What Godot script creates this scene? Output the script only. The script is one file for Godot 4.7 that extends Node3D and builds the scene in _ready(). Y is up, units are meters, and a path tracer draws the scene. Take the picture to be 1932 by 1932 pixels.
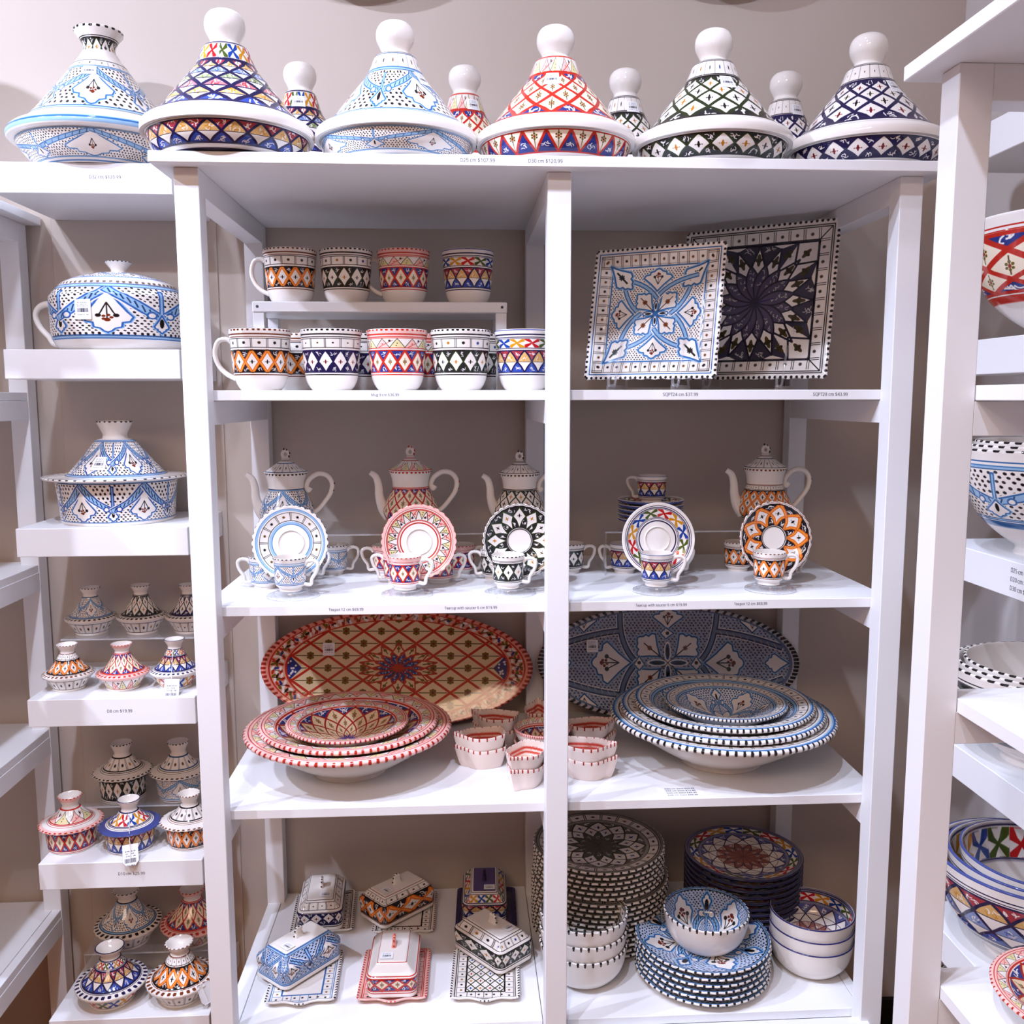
extends Node3D
# A shop corner: white shelving units full of hand painted ceramics. Units are metres, the floor is y = 0.

var M := {}
var taken := {}
var mesh_cache := {}
var rng := RandomNumberGenerator.new()

const CREAM := Color(0.93, 0.905, 0.875)
const NAVY := Color(0.115, 0.10, 0.27)
const BLACK := Color(0.095, 0.085, 0.085)
const REDL := Color(0.74, 0.17, 0.12)
const ORNG := Color(0.86, 0.40, 0.10)
const GREEN := Color(0.16, 0.20, 0.10)
const BLUE := Color(0.19, 0.40, 0.63)
const PALE := Color(0.58, 0.72, 0.85)
const INDIGO := Color(0.15, 0.20, 0.48)
const OLIVE := Color(0.42, 0.34, 0.10)
const PINK := Color(0.90, 0.58, 0.52)

# ------------------------------------------------------------------ painting
# A small painter for the glaze decoration: polygons filled by scan lines at twice the size, wrapping round in x.
class Cv:
	var im: Image
	var w: float
	var h: float
	var s := 2.0
	var wrap := true
	func _init(ww: int, hh: int, bg: Color, wr := true) -> void:
		w = ww; h = hh; wrap = wr
		im = Image.create_empty(int(ww * s), int(hh * s), false, Image.FORMAT_RGB8)
		im.fill(bg)
	func poly(p: PackedVector2Array, c: Color) -> void:
		var lo := p[0]; var hi := p[0]
		for q in p:
			lo = lo.min(q); hi = hi.max(q)
		if not wrap:
			_fill(p, 0.0, lo, hi, c)
			return
		for k in [-1, 0, 1]:
			if lo.x + k * w < w and hi.x + k * w > 0.0:
				_fill(p, k * w, lo, hi, c)
	func _fill(p: PackedVector2Array, dx: float, lo: Vector2, hi: Vector2, c: Color) -> void:
		var n := p.size()
		var ya := maxi(0, int(ceil(lo.y * s - 0.5)))
		var yb := mini(int(h * s) - 1, int(floor(hi.y * s - 0.5)))
		var ww := int(w * s)
		for y in range(ya, yb + 1):
			var fy := (y + 0.5) / s
			var xs := PackedFloat32Array()
			for i in n:
				var a := p[i]; var b := p[(i + 1) % n]
				if (a.y <= fy) != (b.y <= fy):
					xs.append((a.x + (fy - a.y) / (b.y - a.y) * (b.x - a.x) + dx) * s)
			xs.sort()
			for k in range(0, xs.size() - 1, 2):
				var x0 := maxi(0, int(round(xs[k]))); var x1 := mini(ww, int(round(xs[k + 1])))
				if x1 > x0:
					im.fill_rect(Rect2i(x0, y, x1 - x0, 1), c)
	func rect(y0: float, y1: float, c: Color) -> void:
		im.fill_rect(Rect2i(0, int(y0 * s), int(w * s), maxi(1, int((y1 - y0) * s))), c)
	func box(x0: float, y0: float, x1: float, y1: float, c: Color) -> void:
		poly(PackedVector2Array([Vector2(x0, y0), Vector2(x1, y0), Vector2(x1, y1), Vector2(x0, y1)]), c)
	func disc(x: float, y: float, rx: float, ry: float, c: Color, turn := 0.0, k := 10) -> void:
		var p := PackedVector2Array()
		for i in k:
			p.append(Vector2(x, y) + Vector2(cos(TAU * i / k) * rx, sin(TAU * i / k) * ry).rotated(turn))
		poly(p, c)
	func line(a: Vector2, b: Vector2, t: float, c: Color) -> void:
		var d := (b - a)
		if d.length() < 0.01: return
		d = d.normalized() * t * 0.5
		var n := Vector2(-d.y, d.x)
		poly(PackedVector2Array([a + n - d * 0.5, b + n + d * 0.5, b - n + d * 0.5, a - n - d * 0.5]), c)
	func path(p: PackedVector2Array, t: float, c: Color, closed := false) -> void:
		for i in p.size() - (0 if closed else 1):
			line(p[i], p[(i + 1) % p.size()], t, c)
	func curve(a: Vector2, m: Vector2, b: Vector2, t: float, c: Color, k := 7) -> void:
		var p := PackedVector2Array()
		for i in k + 1:
			var f := float(i) / k
			p.append(a.lerp(m, f).lerp(m.lerp(b, f), f))
		path(p, t, c)
	func ring(x: float, y: float, r0: float, r1: float, ky: float, c: Color, k := 48) -> void:
		for i in k:
			var a := TAU * i / k; var b := TAU * (i + 1) / k
			var u := Vector2(cos(a), sin(a) * ky); var v := Vector2(cos(b), sin(b) * ky)
			poly(PackedVector2Array([Vector2(x, y) + u * r0, Vector2(x, y) + u * r1, Vector2(x, y) + v * r1, Vector2(x, y) + v * r0]), c)
	func done() -> ImageTexture:
		im.resize(int(w), int(h), Image.INTERPOLATE_BILINEAR)
		return ImageTexture.create_from_image(im)

func squig(cv: Cv, x: float, y: float, r: float, t: float, c: Color, n := 3) -> void:
	for i in n:
		var p := Vector2(x, y) + Vector2(rng.randf_range(-r, r), rng.randf_range(-r, r) * 0.7)
		var a := Vector2.from_angle(rng.randf() * TAU) * r * 0.55
		cv.curve(p - a, p + a.orthogonal() * 0.9, p + a, t, c, 3)

func motif(cv: Cv, x: float, y: float, s: float, kind: String, c: Color) -> void:
	match kind:
		"cross":
			cv.disc(x, y, s * 0.20, s * 0.62, c)
			cv.disc(x, y, s * 0.40, s * 0.14, c)
			cv.disc(x - s * 0.55, y, s * 0.11, s * 0.11, c); cv.disc(x + s * 0.55, y, s * 0.11, s * 0.11, c)
		"flower":
			cv.line(Vector2(x, y - s), Vector2(x, y + s), s * 0.12, OLIVE.darkened(0.35))
			for q in [Vector2(-0.32, -0.2), Vector2(0.32, -0.2), Vector2(-0.32, 0.2), Vector2(0.32, 0.2), Vector2(0, -0.42), Vector2(0, 0.42)]:
				cv.disc(x + q.x * s, y + q.y * s, s * 0.17, s * 0.17, c)
			cv.disc(x, y, s * 0.19, s * 0.19, Color(0.55, 0.16, 0.06))
		"dot":
			cv.disc(x, y, s * 0.30, s * 0.24, c)
		"star":
			for k in 4:
				cv.disc(x, y, s * 0.55, s * 0.15, c, k * PI / 4 + 0.2)

# ---- bands; y0..y1 in pixels, n repeats across the strip
func boxes(cv: Cv, y0: float, y1: float, n: int, c: Color, motifs: Array, kind := "star") -> void:
	cv.rect(y0, y1, CREAM)
	var p := cv.w / n
	var g := (y1 - y0)
	for i in n:
		cv.line(Vector2(i * p - g * 0.07, y0), Vector2(i * p - g * 0.07, y1), g * 0.055, c)
		cv.line(Vector2(i * p + g * 0.07, y0), Vector2(i * p + g * 0.07, y1), g * 0.055, c)
		motif(cv, (i + 0.5) * p, (y0 + y1) / 2, g * 0.36, kind, motifs[i % motifs.size()])
	cv.rect(y0 - g * 0.06, y0 + g * 0.02, c); cv.rect(y1 - g * 0.02, y1 + g * 0.06, c)

func net(cv: Cv, y0: float, y1: float, n: int, R: int, o: Dictionary) -> void:
	var p := cv.w / n; var h := (y1 - y0) / R
	var line: Color = o.line; var cell: Color = o.get("cell", CREAM)
	var mots: Array = o.get("motifs", [BLACK])
	var bul: float = o.get("bulge", 0.0)
	cv.rect(y0, y1, cell)
	for j in R + 1:
		for q in range(0, 2 * n):
			if (q + j) % 2 == 0: continue
			var x := q * p / 2; var y := y0 + j * h
			if j == 0 or j == R:
				var e := h if j == 0 else -h
				cv.poly(PackedVector2Array([Vector2(x - p / 2, y), Vector2(x + p / 2, y), Vector2(x, y + e)]), o.tri0 if j == 0 else o.tri1)
				squig(cv, x, y + e * 0.33, p * 0.16, p * 0.035, o.get("sq", CREAM), 5)
			elif o.has("split"):
				var sp: Array = o.split
				var col: Color = CREAM.lerp(sp[(j - 1) % sp.size()], 0.62)
				cv.poly(PackedVector2Array([Vector2(x - p / 2, y), Vector2(x, y - h), Vector2(x + p / 2, y)]), col)
				squig(cv, x, y - h * 0.33, p * 0.16, p * 0.035, CREAM, 4); squig(cv, x, y - h * 0.33, p * 0.14, p * 0.035, sp[(j - 1) % sp.size()], 3)
				cv.line(Vector2(x - p / 2, y), Vector2(x + p / 2, y), p * 0.03, line)
			else:
				if o.has("inner"):
					var f := 0.62
					cv.path(PackedVector2Array([Vector2(x - p / 2 * f, y), Vector2(x, y - h * f), Vector2(x + p / 2 * f, y), Vector2(x, y + h * f)]), p * 0.05, o.inner, true)
				motif(cv, x, y, minf(p * 0.42, h) * 0.62, o.get("kind", "cross"), mots[(q * 3 + j) % mots.size()])
	var lw: float = o.get("lw", 0.09) * p
	for j in R:
		for q in range(0, 2 * n):
			if (q + j) % 2 != 0: continue
			for e in [-1, 1]:
				var a := Vector2(q * p / 2, y0 + j * h); var b := Vector2((q + e) * p / 2, y0 + (j + 1) * h)
				if bul == 0.0:
					cv.line(a, b, lw, line)
					if o.has("halo"):
						cv.line(a, b, lw * 0.35, o.halo)
				else:
					cv.curve(a, (a + b) / 2 + Vector2(e * bul * p, 0), b, lw, line, 5)
	if o.has("edge"):
		cv.rect(y0 - p * 0.05, y0 + p * 0.03, o.edge); cv.rect(y1 - p * 0.03, y1 + p * 0.05, o.edge)

func pinwheel(cv: Cv, y0: float, y1: float, n: int) -> void:
	var cols := [Color(0.08, 0.25, 0.58), Color(0.80, 0.55, 0.12), Color(0.74, 0.10, 0.12), Color(0.27, 0.34, 0.10)]
	var p := cv.w / n; var h := y1 - y0
	for i in n:
		var c: Color = cols[i % 4]
		cv.box(i * p, y0, (i + 1) * p, y1, CREAM)
		var m := Vector2((i + 0.5) * p, (y0 + y1) / 2)
		cv.box(i * p + p * 0.01, y0, (i + 1) * p - p * 0.01, y1, c)
		for k in 4:
			var d := Vector2.from_angle(k * PI / 2 + 0.22)
			var n2 := d.orthogonal()
			var tip := m + d * Vector2(p, h) * 0.10
			var e0 := m + (d * 0.54 + n2 * 0.30) * Vector2(p, h); var e1 := m + (d * 0.54 - n2 * 0.22) * Vector2(p, h)
			cv.poly(PackedVector2Array([tip, e0.clamp(Vector2(i * p, y0), Vector2((i + 1) * p, y1)), e1.clamp(Vector2(i * p, y0), Vector2((i + 1) * p, y1))]), CREAM)
	cv.rect(y0 - h * 0.10, y0 - h * 0.03, NAVY); cv.rect(y1 + h * 0.03, y1 + h * 0.10, NAVY)

func zigzag(cv: Cv, y0: float, y1: float, n: int, edge: Color) -> void:
	var p := cv.w / n; var h := y1 - y0
	cv.rect(y0, y1, CREAM)
	for i in n:
		var x := i * p
		cv.poly(PackedVector2Array([Vector2(x, y1), Vector2(x + p * 0.25, y0), Vector2(x + p * 0.5, y1)]), PINK.lightened(0.35))
		cv.poly(PackedVector2Array([Vector2(x + p * 0.5, y1), Vector2(x + p * 0.75, y0), Vector2(x + p, y1)]), Color(0.87, 0.82, 0.62))
		cv.path(PackedVector2Array([Vector2(x, y1), Vector2(x + p * 0.25, y0), Vector2(x + p * 0.5, y1), Vector2(x + p * 0.75, y0), Vector2(x + p, y1)]), h * 0.06, BLACK)
		cv.line(Vector2(x + p * 0.1, y1), Vector2(x + p * 0.62, y0 + h * 0.2), h * 0.06, REDL)
		motif(cv, x + p * 0.5, y0 + h * 0.26, h * 0.30, "star", Color(0.12, 0.16, 0.20))
		for q in [Vector2(0.25, 0.62), Vector2(0.75, 0.55), Vector2(0.72, 0.8)]:
			cv.disc(x + q.x * p, y0 + q.y * h, h * 0.07, h * 0.07, REDL if q.x < 0.5 else OLIVE)
	cv.rect(y0 - h * 0.10, y0 - h * 0.02, edge); cv.rect(y1 + h * 0.02, y1 + h * 0.10, edge)

func dotfield(cv: Cv, x0: float, y0: float, x1: float, y1: float, d: float, c: Color) -> void:
	var row := 0
	var y := y0 + d * 0.5
	while y < y1:
		var x := x0 + (d * 0.5 if row % 2 else 0.0)
		while x < x1:
			cv.disc(x + rng.randf_range(-1, 1) * d * 0.12, y + rng.randf_range(-1, 1) * d * 0.10, d * 0.27, d * 0.21, c, 0.5, 6)
			x += d
		y += d * 0.68
		row += 1

func lobed(cv: Cv, m: Vector2, a: float, b: float, fill: Color, edge: Color, t: float, turn := 0.0) -> void:
	# an onion shaped cartouche: pointed at one end, three lobes at the other
	var shape := [Vector2(0, -1), Vector2(0.18, -0.72), Vector2(0.45, -0.35), Vector2(0.78, 0.02), Vector2(0.95, 0.22), Vector2(0.82, 0.45), Vector2(0.55, 0.50), Vector2(0.52, 0.72), Vector2(0.28, 0.80), Vector2(0.14, 0.98), Vector2(0, 1.04)]
	var p := PackedVector2Array()
	for q in shape:
		p.append(m + Vector2(q.x * a, q.y * b).rotated(turn))
	for i in range(shape.size() - 2, 0, -1):
		p.append(m + Vector2(-shape[i].x * a, shape[i].y * b).rotated(turn))
	cv.path(p, t * 2.2, PALE, true)
	cv.poly(p, fill)
	cv.path(p, t, edge, true)

func sprig(cv: Cv, m: Vector2, s: float, turn := 0.0) -> void:
	for e in [-1, 0, 1]:
		var tip := m + Vector2(e * 0.42, 0.25 + 0.35 * (1 - absf(e))).rotated(turn) * s
		cv.line(m + Vector2(0, -0.6).rotated(turn) * s, tip, s * 0.07, BLACK)
		cv.disc(tip.x, tip.y, s * 0.15, s * 0.15, BLACK if e else Color(0.45, 0.14, 0.06))
	for k in 5:
		var q := m + (Vector2(0, 0.42) + Vector2.from_angle(TAU * k / 5) * 0.20).rotated(turn) * s
		cv.disc(q.x, q.y, s * 0.10, s * 0.10, Color(0.45, 0.16, 0.08))

func arab(cv: Cv, y0: float, y1: float, n: int, o := {}) -> void:
	var p := cv.w / n; var h := y1 - y0
	var deep: Color = o.get("deep", BLUE); var t := h * 0.028
	cv.rect(y0, y1, o.get("bg", CREAM))
	dotfield(cv, 0, y0, cv.w - h * 0.05, y1, h * o.get("dot", 0.125), Color(0.10, 0.08, 0.10))
	for i in n:
		var x := i * p
		lobed(cv, Vector2(x, y0 + h * 0.52), p * 0.24, h * 0.42, CREAM, deep, t)
		sprig(cv, Vector2(x, y0 + h * 0.52), h * 0.26)
		for e in [-1, 1]:
			var a := Vector2(x, y0 + h * 0.06); var b := Vector2(x + e * p * 0.5, y0 + h * 0.60)
			var m := Vector2(x + e * p * 0.20, y0 + h * 0.36)
			cv.curve(a, m, b, h * 0.20, CREAM, 8)
			cv.curve(a, m, b, h * 0.155, deep, 8)
			cv.curve(a, m, b, h * 0.10, PALE, 8)
			for k in 8:
				var f := (k + 0.5) / 8.0
				var q := a.lerp(m, f).lerp(m.lerp(b, f), f)
				cv.line(q + Vector2(-e * 0.02 * h, -0.05 * h), q + Vector2(e * 0.02 * h, 0.05 * h), t * 0.8, deep.darkened(0.35))
			cv.disc(x + e * p * 0.40, y0 + h * 0.56, h * 0.075, h * 0.075, CREAM); cv.ring(x + e * p * 0.40, y0 + h * 0.56, h * 0.05, h * 0.08, 1.0, deep, 12)
		var v := x + p * 0.5
		cv.line(Vector2(v, y0 + h * 0.08), Vector2(v, y0 + h * 0.62), h * 0.075, deep)
		cv.line(Vector2(v, y0 + h * 0.10), Vector2(v, y0 + h * 0.60), h * 0.03, PALE)
		lobed(cv, Vector2(v, y0 + h * 0.74), p * 0.085, h * 0.20, CREAM, deep, t)
		cv.disc(v, y0 + h * 0.72, h * 0.035, h * 0.10, BLACK)
	cv.rect(y0 - h * 0.05, y0 + h * 0.01, PALE); cv.rect(y0 - h * 0.055, y0 - h * 0.035, deep); cv.rect(y0, y0 + h * 0.02, deep.darkened(0.2))
	cv.rect(y1 - h * 0.01, y1 + h * 0.05, PALE); cv.rect(y1 + h * 0.03, y1 + h * 0.05, deep); cv.rect(y1 - h * 0.02, y1, deep.darkened(0.2))

func petals(cv: Cv, y0: float, y1: float, n: int, fill: Color, line: Color, t: float, shift := 0.0, wide := 0.5) -> void:
	var p := cv.w / n
	for i in n:
		var q := PackedVector2Array(); var x := (i + 0.5 + shift) * p
		for k in 9:
			q.append(Vector2(x + sin(PI * pow(k / 8.0, 0.8)) * p * wide, lerpf(y0, y1, k / 8.0)))
		for k in range(7, 0, -1):
			q.append(Vector2(x - sin(PI * pow(k / 8.0, 0.8)) * p * wide, lerpf(y0, y1, k / 8.0)))
		cv.poly(q, fill)
		squig(cv, x, lerpf(y0, y1, 0.6), p * 0.2, t * 0.5, CREAM.darkened(0.2), 5)
		cv.path(q, t, line, true)

# the main and the neck decoration of each colour family
func main_band(cv: Cv, pal: String, y0: float, y1: float, n: int, R: int) -> void:
	var many := [Color(0.10, 0.25, 0.60), Color(0.72, 0.45, 0.08), Color(0.60, 0.10, 0.10), BLACK]
	match pal:
		"orange": net(cv, y0, y1, n, R, {"line": ORNG, "halo": Color(0.93, 0.60, 0.25), "lw": 0.20, "tri0": Color(0.10, 0.08, 0.11), "tri1": Color(0.10, 0.08, 0.11), "motifs": [BLACK, BLACK, Color(0.16, 0.17, 0.06)], "kind": "cross", "edge": BLACK})
		"red": net(cv, y0, y1, n, R, {"line": REDL, "lw": 0.10 if R > 2 else 0.14, "tri0": INDIGO, "tri1": INDIGO, "cell": Color(0.95, 0.89, 0.79), "motifs": [OLIVE], "kind": "flower", "edge": REDL})
		"navy": net(cv, y0, y1, n, R, {"line": NAVY, "lw": 0.10, "tri0": NAVY, "tri1": NAVY, "motifs": [BLACK, Color(0.45, 0.08, 0.10), Color(0.18, 0.18, 0.08)], "kind": "cross", "bulge": 0.08, "edge": NAVY})
		"green": net(cv, y0, y1, n, R, {"line": GREEN, "lw": 0.09, "tri0": Color(0.14, 0.15, 0.16), "tri1": Color(0.14, 0.15, 0.16), "motifs": many, "kind": "cross", "bulge": 0.08, "edge": BLACK})
		"black": net(cv, y0, y1, n, R, {"line": Color(0.12, 0.13, 0.11), "lw": 0.11, "tri0": Color(0.12, 0.12, 0.12), "tri1": Color(0.12, 0.12, 0.12), "motifs": [BLACK, Color(0.2, 0.22, 0.16)], "inner": Color(0.30, 0.32, 0.24), "kind": "cross", "edge": BLACK})
		"multi": net(cv, y0, y1, n, R, {"line": NAVY, "lw": 0.10, "tri0": Color(0.62, 0.20, 0.25), "tri1": Color(0.18, 0.28, 0.62), "split": [Color(0.78, 0.52, 0.14), Color(0.25, 0.38, 0.68), Color(0.40, 0.47, 0.24), Color(0.70, 0.20, 0.25)], "bulge": 0.10, "edge": NAVY})
		"blue": arab(cv, y0, y1, maxi(1, n / 3))

func neck_band(cv: Cv, pal: String, y0: float, y1: float, n: int) -> void:
	match pal:
		"multi": pinwheel(cv, y0, y1, n)
		"red": zigzag(cv, y0, y1, maxi(1, n / 2), REDL)
		"blue": boxes(cv, y0, y1, n, BLUE.darkened(0.25), [Color(0.40, 0.25, 0.10), BLACK])
		"navy": boxes(cv, y0, y1, n, BLACK, [BLACK, Color(0.35, 0.25, 0.05)], "dot")
		"green": boxes(cv, y0, y1, n, BLACK, [BLACK, Color(0.65, 0.42, 0.1), BLACK, Color(0.10, 0.22, 0.5)])
		_: boxes(cv, y0, y1, n, BLACK, [BLACK, Color(0.25, 0.18, 0.14)])

func edge_color(pal: String) -> Color:
	return {"red": REDL, "orange": Color(0.45, 0.20, 0.10), "multi": NAVY, "blue": Color(0.10, 0.09, 0.10)}.get(pal, BLACK)

func rim_ground(pal: String) -> Color:
	return PINK.lightened(0.40) if pal == "red" else CREAM

func ticks(cv: Cv, y0: float, y1: float, n: int, c: Color, wide := 0.28) -> void:
	var p := cv.w / n
	for i in n:
		var x := (i + 0.5 + rng.randf_range(-0.06, 0.06)) * p
		cv.poly(PackedVector2Array([Vector2(x - p * wide * 0.7, y0), Vector2(x + p * wide * 0.8, y0), Vector2(x + p * wide * 0.9, (y0 + y1) / 2), Vector2(x + p * wide * 0.6, y1), Vector2(x - p * wide * 0.6, y1), Vector2(x - p * wide, (y0 + y1) / 2)]), c)

func glaze(tex: Texture2D, un := 1.0, rough := 0.10) -> StandardMaterial3D:
	var m := StandardMaterial3D.new()
	m.albedo_texture = tex
	m.roughness = rough
	m.metallic_specular = 0.5
	m.uv1_scale = Vector3(un, 1, 1)
	return m

func flat(c: Color, rough: float, spec := 0.5) -> StandardMaterial3D:
	var m := StandardMaterial3D.new()
	m.albedo_color = c; m.roughness = rough; m.metallic_specular = spec
	return m

# glaze materials, one texture strip per kind of vessel and colour family; rows run from the rim down
func vessel(kind: String, pal: String) -> StandardMaterial3D:
	var key := kind + pal
	if M.has(key): return M[key]
	rng.seed = hash(key)
	var cv: Cv
	var un := 4.0
	var e := edge_color(pal)
	match kind:
		"mug", "cup":
			un = 3.0
			cv = Cv.new(240, 256, CREAM)
			if pal == "red": cv.rect(0, 40, rim_ground(pal))
			if pal == "multi": cv.rect(0, 8, INDIGO.lightened(0.2))
			else: ticks(cv, 2, 12, 12 if kind == "mug" else 8, e)
			if kind == "mug":
				cv.rect(24, 29, e); cv.rect(34, 37, e)
				neck_band(cv, pal, 44, 82, 4 if pal != "multi" else 4)
				main_band(cv, pal, 94, 186, 3 if pal == "blue" else 4, 2)
				cv.rect(196, 200, e)
			else:
				cv.rect(36, 41, e if pal != "blue" else BLUE); cv.rect(46, 50, e if pal != "blue" else PALE)
				main_band(cv, pal, 62, 190, 3, 2)
				cv.rect(200, 205, e if pal != "blue" else BLUE)
		"tagine":
			cv = Cv.new(384, 512, CREAM)
			cv.rect(14, 18, e); cv.rect(22, 25, e)
			neck_band(cv, pal, 30, 72, 4)
			main_band(cv, pal, 82, 284, 3, 5 if pal != "multi" else 6)
			if pal == "blue": cv.rect(290, 296, e.lightened(.5)); cv.rect(316, 328, PALE); cv.rect(318, 321, BLUE)
			cv.rect(391, 395, e if pal != "blue" else BLUE)
			if pal == "red":
				net(cv, 404, 484, 5, 1, {"line": REDL, "lw": 0.11, "tri0": Color(0.95, 0.89, 0.80), "tri1": INDIGO, "edge": REDL})
				for i in 5:
					cv.line(Vector2((i + .5) * cv.w / 5, 408), Vector2((i + .5) * cv.w / 5, 470), 2.2, OLIVE)
					motif(cv, (i + .5) * cv.w / 5, 426, 22, "flower", OLIVE)
			else:
				main_band(cv, pal, 404, 484, 5 if pal != "blue" else 3, 2)
			cv.rect(494, 500, e if pal != "blue" else BLUE)
		"mini", "pot":
			cv = Cv.new(256, 384, CREAM)
			if pal == "red": cv.rect(0, 30, rim_ground(pal)); cv.rect(190, 246, rim_ground(pal))
			if pal == "multi": cv.rect(0, 9, NAVY)
			else: ticks(cv, 4, 14, 5, e)
			cv.rect(54, 58, e)
			if kind == "mini":
				if pal in ["multi", "orange"]:
					neck_band(cv, pal, 64, 100, 4)
					main_band(cv, pal, 110, 196, 3, 2)
				else:
					main_band(cv, pal, 66, 196, 3, 3)
				cv.rect(202, 206, e)
				ticks(cv, 212, 224, 8, e, 0.3)
				neck_band(cv, pal, 290, 340, 4)
			else:
				neck_band(cv, pal, 68, 150, 3)
				cv.rect(160, 165, e); cv.rect(172, 175, e)
				if pal == "multi": cv.rect(180, 240, INDIGO.lightened(0.12))
				else: ticks(cv, 204, 222, 9, e, 0.3)
				main_band(cv, pal, 268, 352, 4 if pal != "blue" else 3, 2)
				cv.rect(362, 366, e)
		"teapot":
			cv = Cv.new(256, 384, CREAM)
			ticks(cv, 40, 48, 7, e)
			neck_band(cv, pal, 56, 90, 4)
			ticks(cv, 98, 106, 8, e)
			cv.rect(166, 171, e)
			if pal == "orange":
				neck_band(cv, pal, 176, 200, 5)
				main_band(cv, pal, 208, 336, 4, 4)
			else:
				main_band(cv, pal, 178, 336, 3, 4)
			cv.rect(344, 349, e)
		"saucer":
			un = {"multi": 3.0, "orange": 4.5}.get(pal, 6.0)
			cv = Cv.new(160 if pal != "multi" else 320, 256, CREAM)
			cv.rect(0, 2, CREAM.darkened(0.1))
			if pal == "red": cv.rect(196, 236, rim_ground(pal))
			if pal in ["blue", "multi", "red"]:
				var lc: Color = {"blue": BLUE, "multi": NAVY, "red": REDL}[pal]
				cv.rect(104, 108, lc); cv.rect(112, 115, lc)
				match pal:
					"blue": boxes(cv, 122, 172, 2, BLACK, [BLACK, Color(0.42, 0.28, 0.10)])
					"multi": pinwheel(cv, 124, 176, 4)
					"red": zigzag(cv, 122, 178, 2, REDL)
				cv.rect(184, 188, lc); cv.rect(192, 195, lc)
				if pal == "blue": cv.rect(104, 115, PALE); cv.rect(104, 106, BLUE); cv.rect(184, 195, PALE); cv.rect(193, 195, BLUE)
			else:
				cv.rect(66, 70, BLACK); cv.rect(76, 78, BLACK)
				main_band(cv, pal, 84, 196, 2, 2)
				cv.rect(204, 207, e)
			if pal == "multi": cv.rect(222, 256, INDIGO.lightened(0.15))
			else: ticks(cv, 212, 236, 6, e, 0.18 if pal != "blue" else 0.25)
		"plate", "bowlin":
			un = 4.0
			cv = Cv.new(320, 512, CREAM)
			match pal:
				"blue":
					cv.rect(0, 400, Color(0.78, 0.82, 0.88))
					arab(cv, 60, 380, 1, {"bg": Color(0.72, 0.77, 0.86), "dot": 0.06})
					cv.rect(0, 50, BLUE)
					petals(cv, 0, 110, 2, CREAM, BLUE, 8.0)
				_:
					var dk := Color(0.22, 0.17, 0.28) if pal == "multi" else Color(0.16, 0.17, 0.15)
					cv.rect(0, 400, Color(0.52, 0.52, 0.62) if pal == "multi" else Color(0.62, 0.61, 0.58))
					for x in range(0, 320, 20):
						for y in range(190, 300, 14): squig(cv, x + 10, y, 9, 2.4, dk, 2)
					net(cv, 120, 296, 3, 3, {"line": dk, "lw": 0.07, "tri0": Color(0.55, 0.35, 0.30) if pal == "multi" else dk, "tri1": Color(0.35, 0.38, 0.60) if pal == "multi" else Color(0.45, 0.45, 0.43), "cell": CREAM, "kind": "cross", "motifs": [dk if pal == "multi" else BLACK], "split": [Color(0.62, 0.38, 0.30), CREAM]} if pal == "multi" else {"line": dk, "lw": 0.08, "tri0": dk, "tri1": Color(0.40, 0.40, 0.38), "kind": "cross", "motifs": [BLACK, Color(0.16, 0.2, 0.42)]})
					cv.rect(0, 90, dk.lerp(Color(0.55, 0.3, 0.26), 0.6 if pal == "multi" else 0.1))
					petals(cv, 0, 190, 3, Color(0.56, 0.34, 0.30) if pal == "multi" else Color(0.30, 0.32, 0.29), dk, 7.0)
			if pal == "multi": pinwheel(cv, 316, 366, 4)
			else: boxes(cv, 316, 366, 5, BLACK if pal != "blue" else BLUE, [BLACK, BLACK, Color(0.5, 0.3, 0.12)])
			if pal == "blue": arab(cv, 60, 385, 1, {"bg": Color(0.72, 0.77, 0.86), "dot": 0.06}); cv.rect(0, 46, BLUE); petals(cv, 0, 120, 2, CREAM, BLUE, 8.0)
			cv.rect(378, 384, e); cv.rect(390, 393, e)
			if pal == "multi": cv.rect(404, 440 if kind == "plate" else 424, Color(0.16, 0.15, 0.36))
			else: ticks(cv, 400, 440, 13 if kind == "plate" else 9, BLACK, 0.17)
			if kind == "plate" and pal == "multi": cv.rect(400, 512, Color(0.13, 0.125, 0.28))
		"nest":
			un = 4.0
			cv = Cv.new(384, 384, CREAM)
			cv.rect(234, 336, rim_ground(pal))
			if pal == "red":
				net(cv, 10, 232, 3, 5, {"line": REDL.darkened(0.15), "lw": 0.075, "tri0": INDIGO, "tri1": INDIGO, "cell": Color(0.93, 0.83, 0.68), "motifs": [OLIVE], "kind": "flower"})
				petals(cv, 0, 60, 3, INDIGO, REDL, 6.0)
				cv.rect(236, 241, REDL); zigzag(cv, 250, 280, 4, REDL); cv.rect(290, 294, REDL)
			else:
				arab(cv, 40, 234, 1, {"bg": Color(0.80, 0.84, 0.90), "dot": 0.09})
				petals(cv, 0, 90, 2, CREAM, BLUE, 6.0)
				boxes(cv, 250, 282, 8, BLACK, [BLACK, Color(0.3, 0.2, 0.12)])
				cv.rect(290, 296, PALE); cv.rect(296, 300, BLUE)
			ticks(cv, 300, 334, 24 if pal == "blue" else 20, REDL.darkened(0.1) if pal == "red" else BLACK, 0.20)
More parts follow.
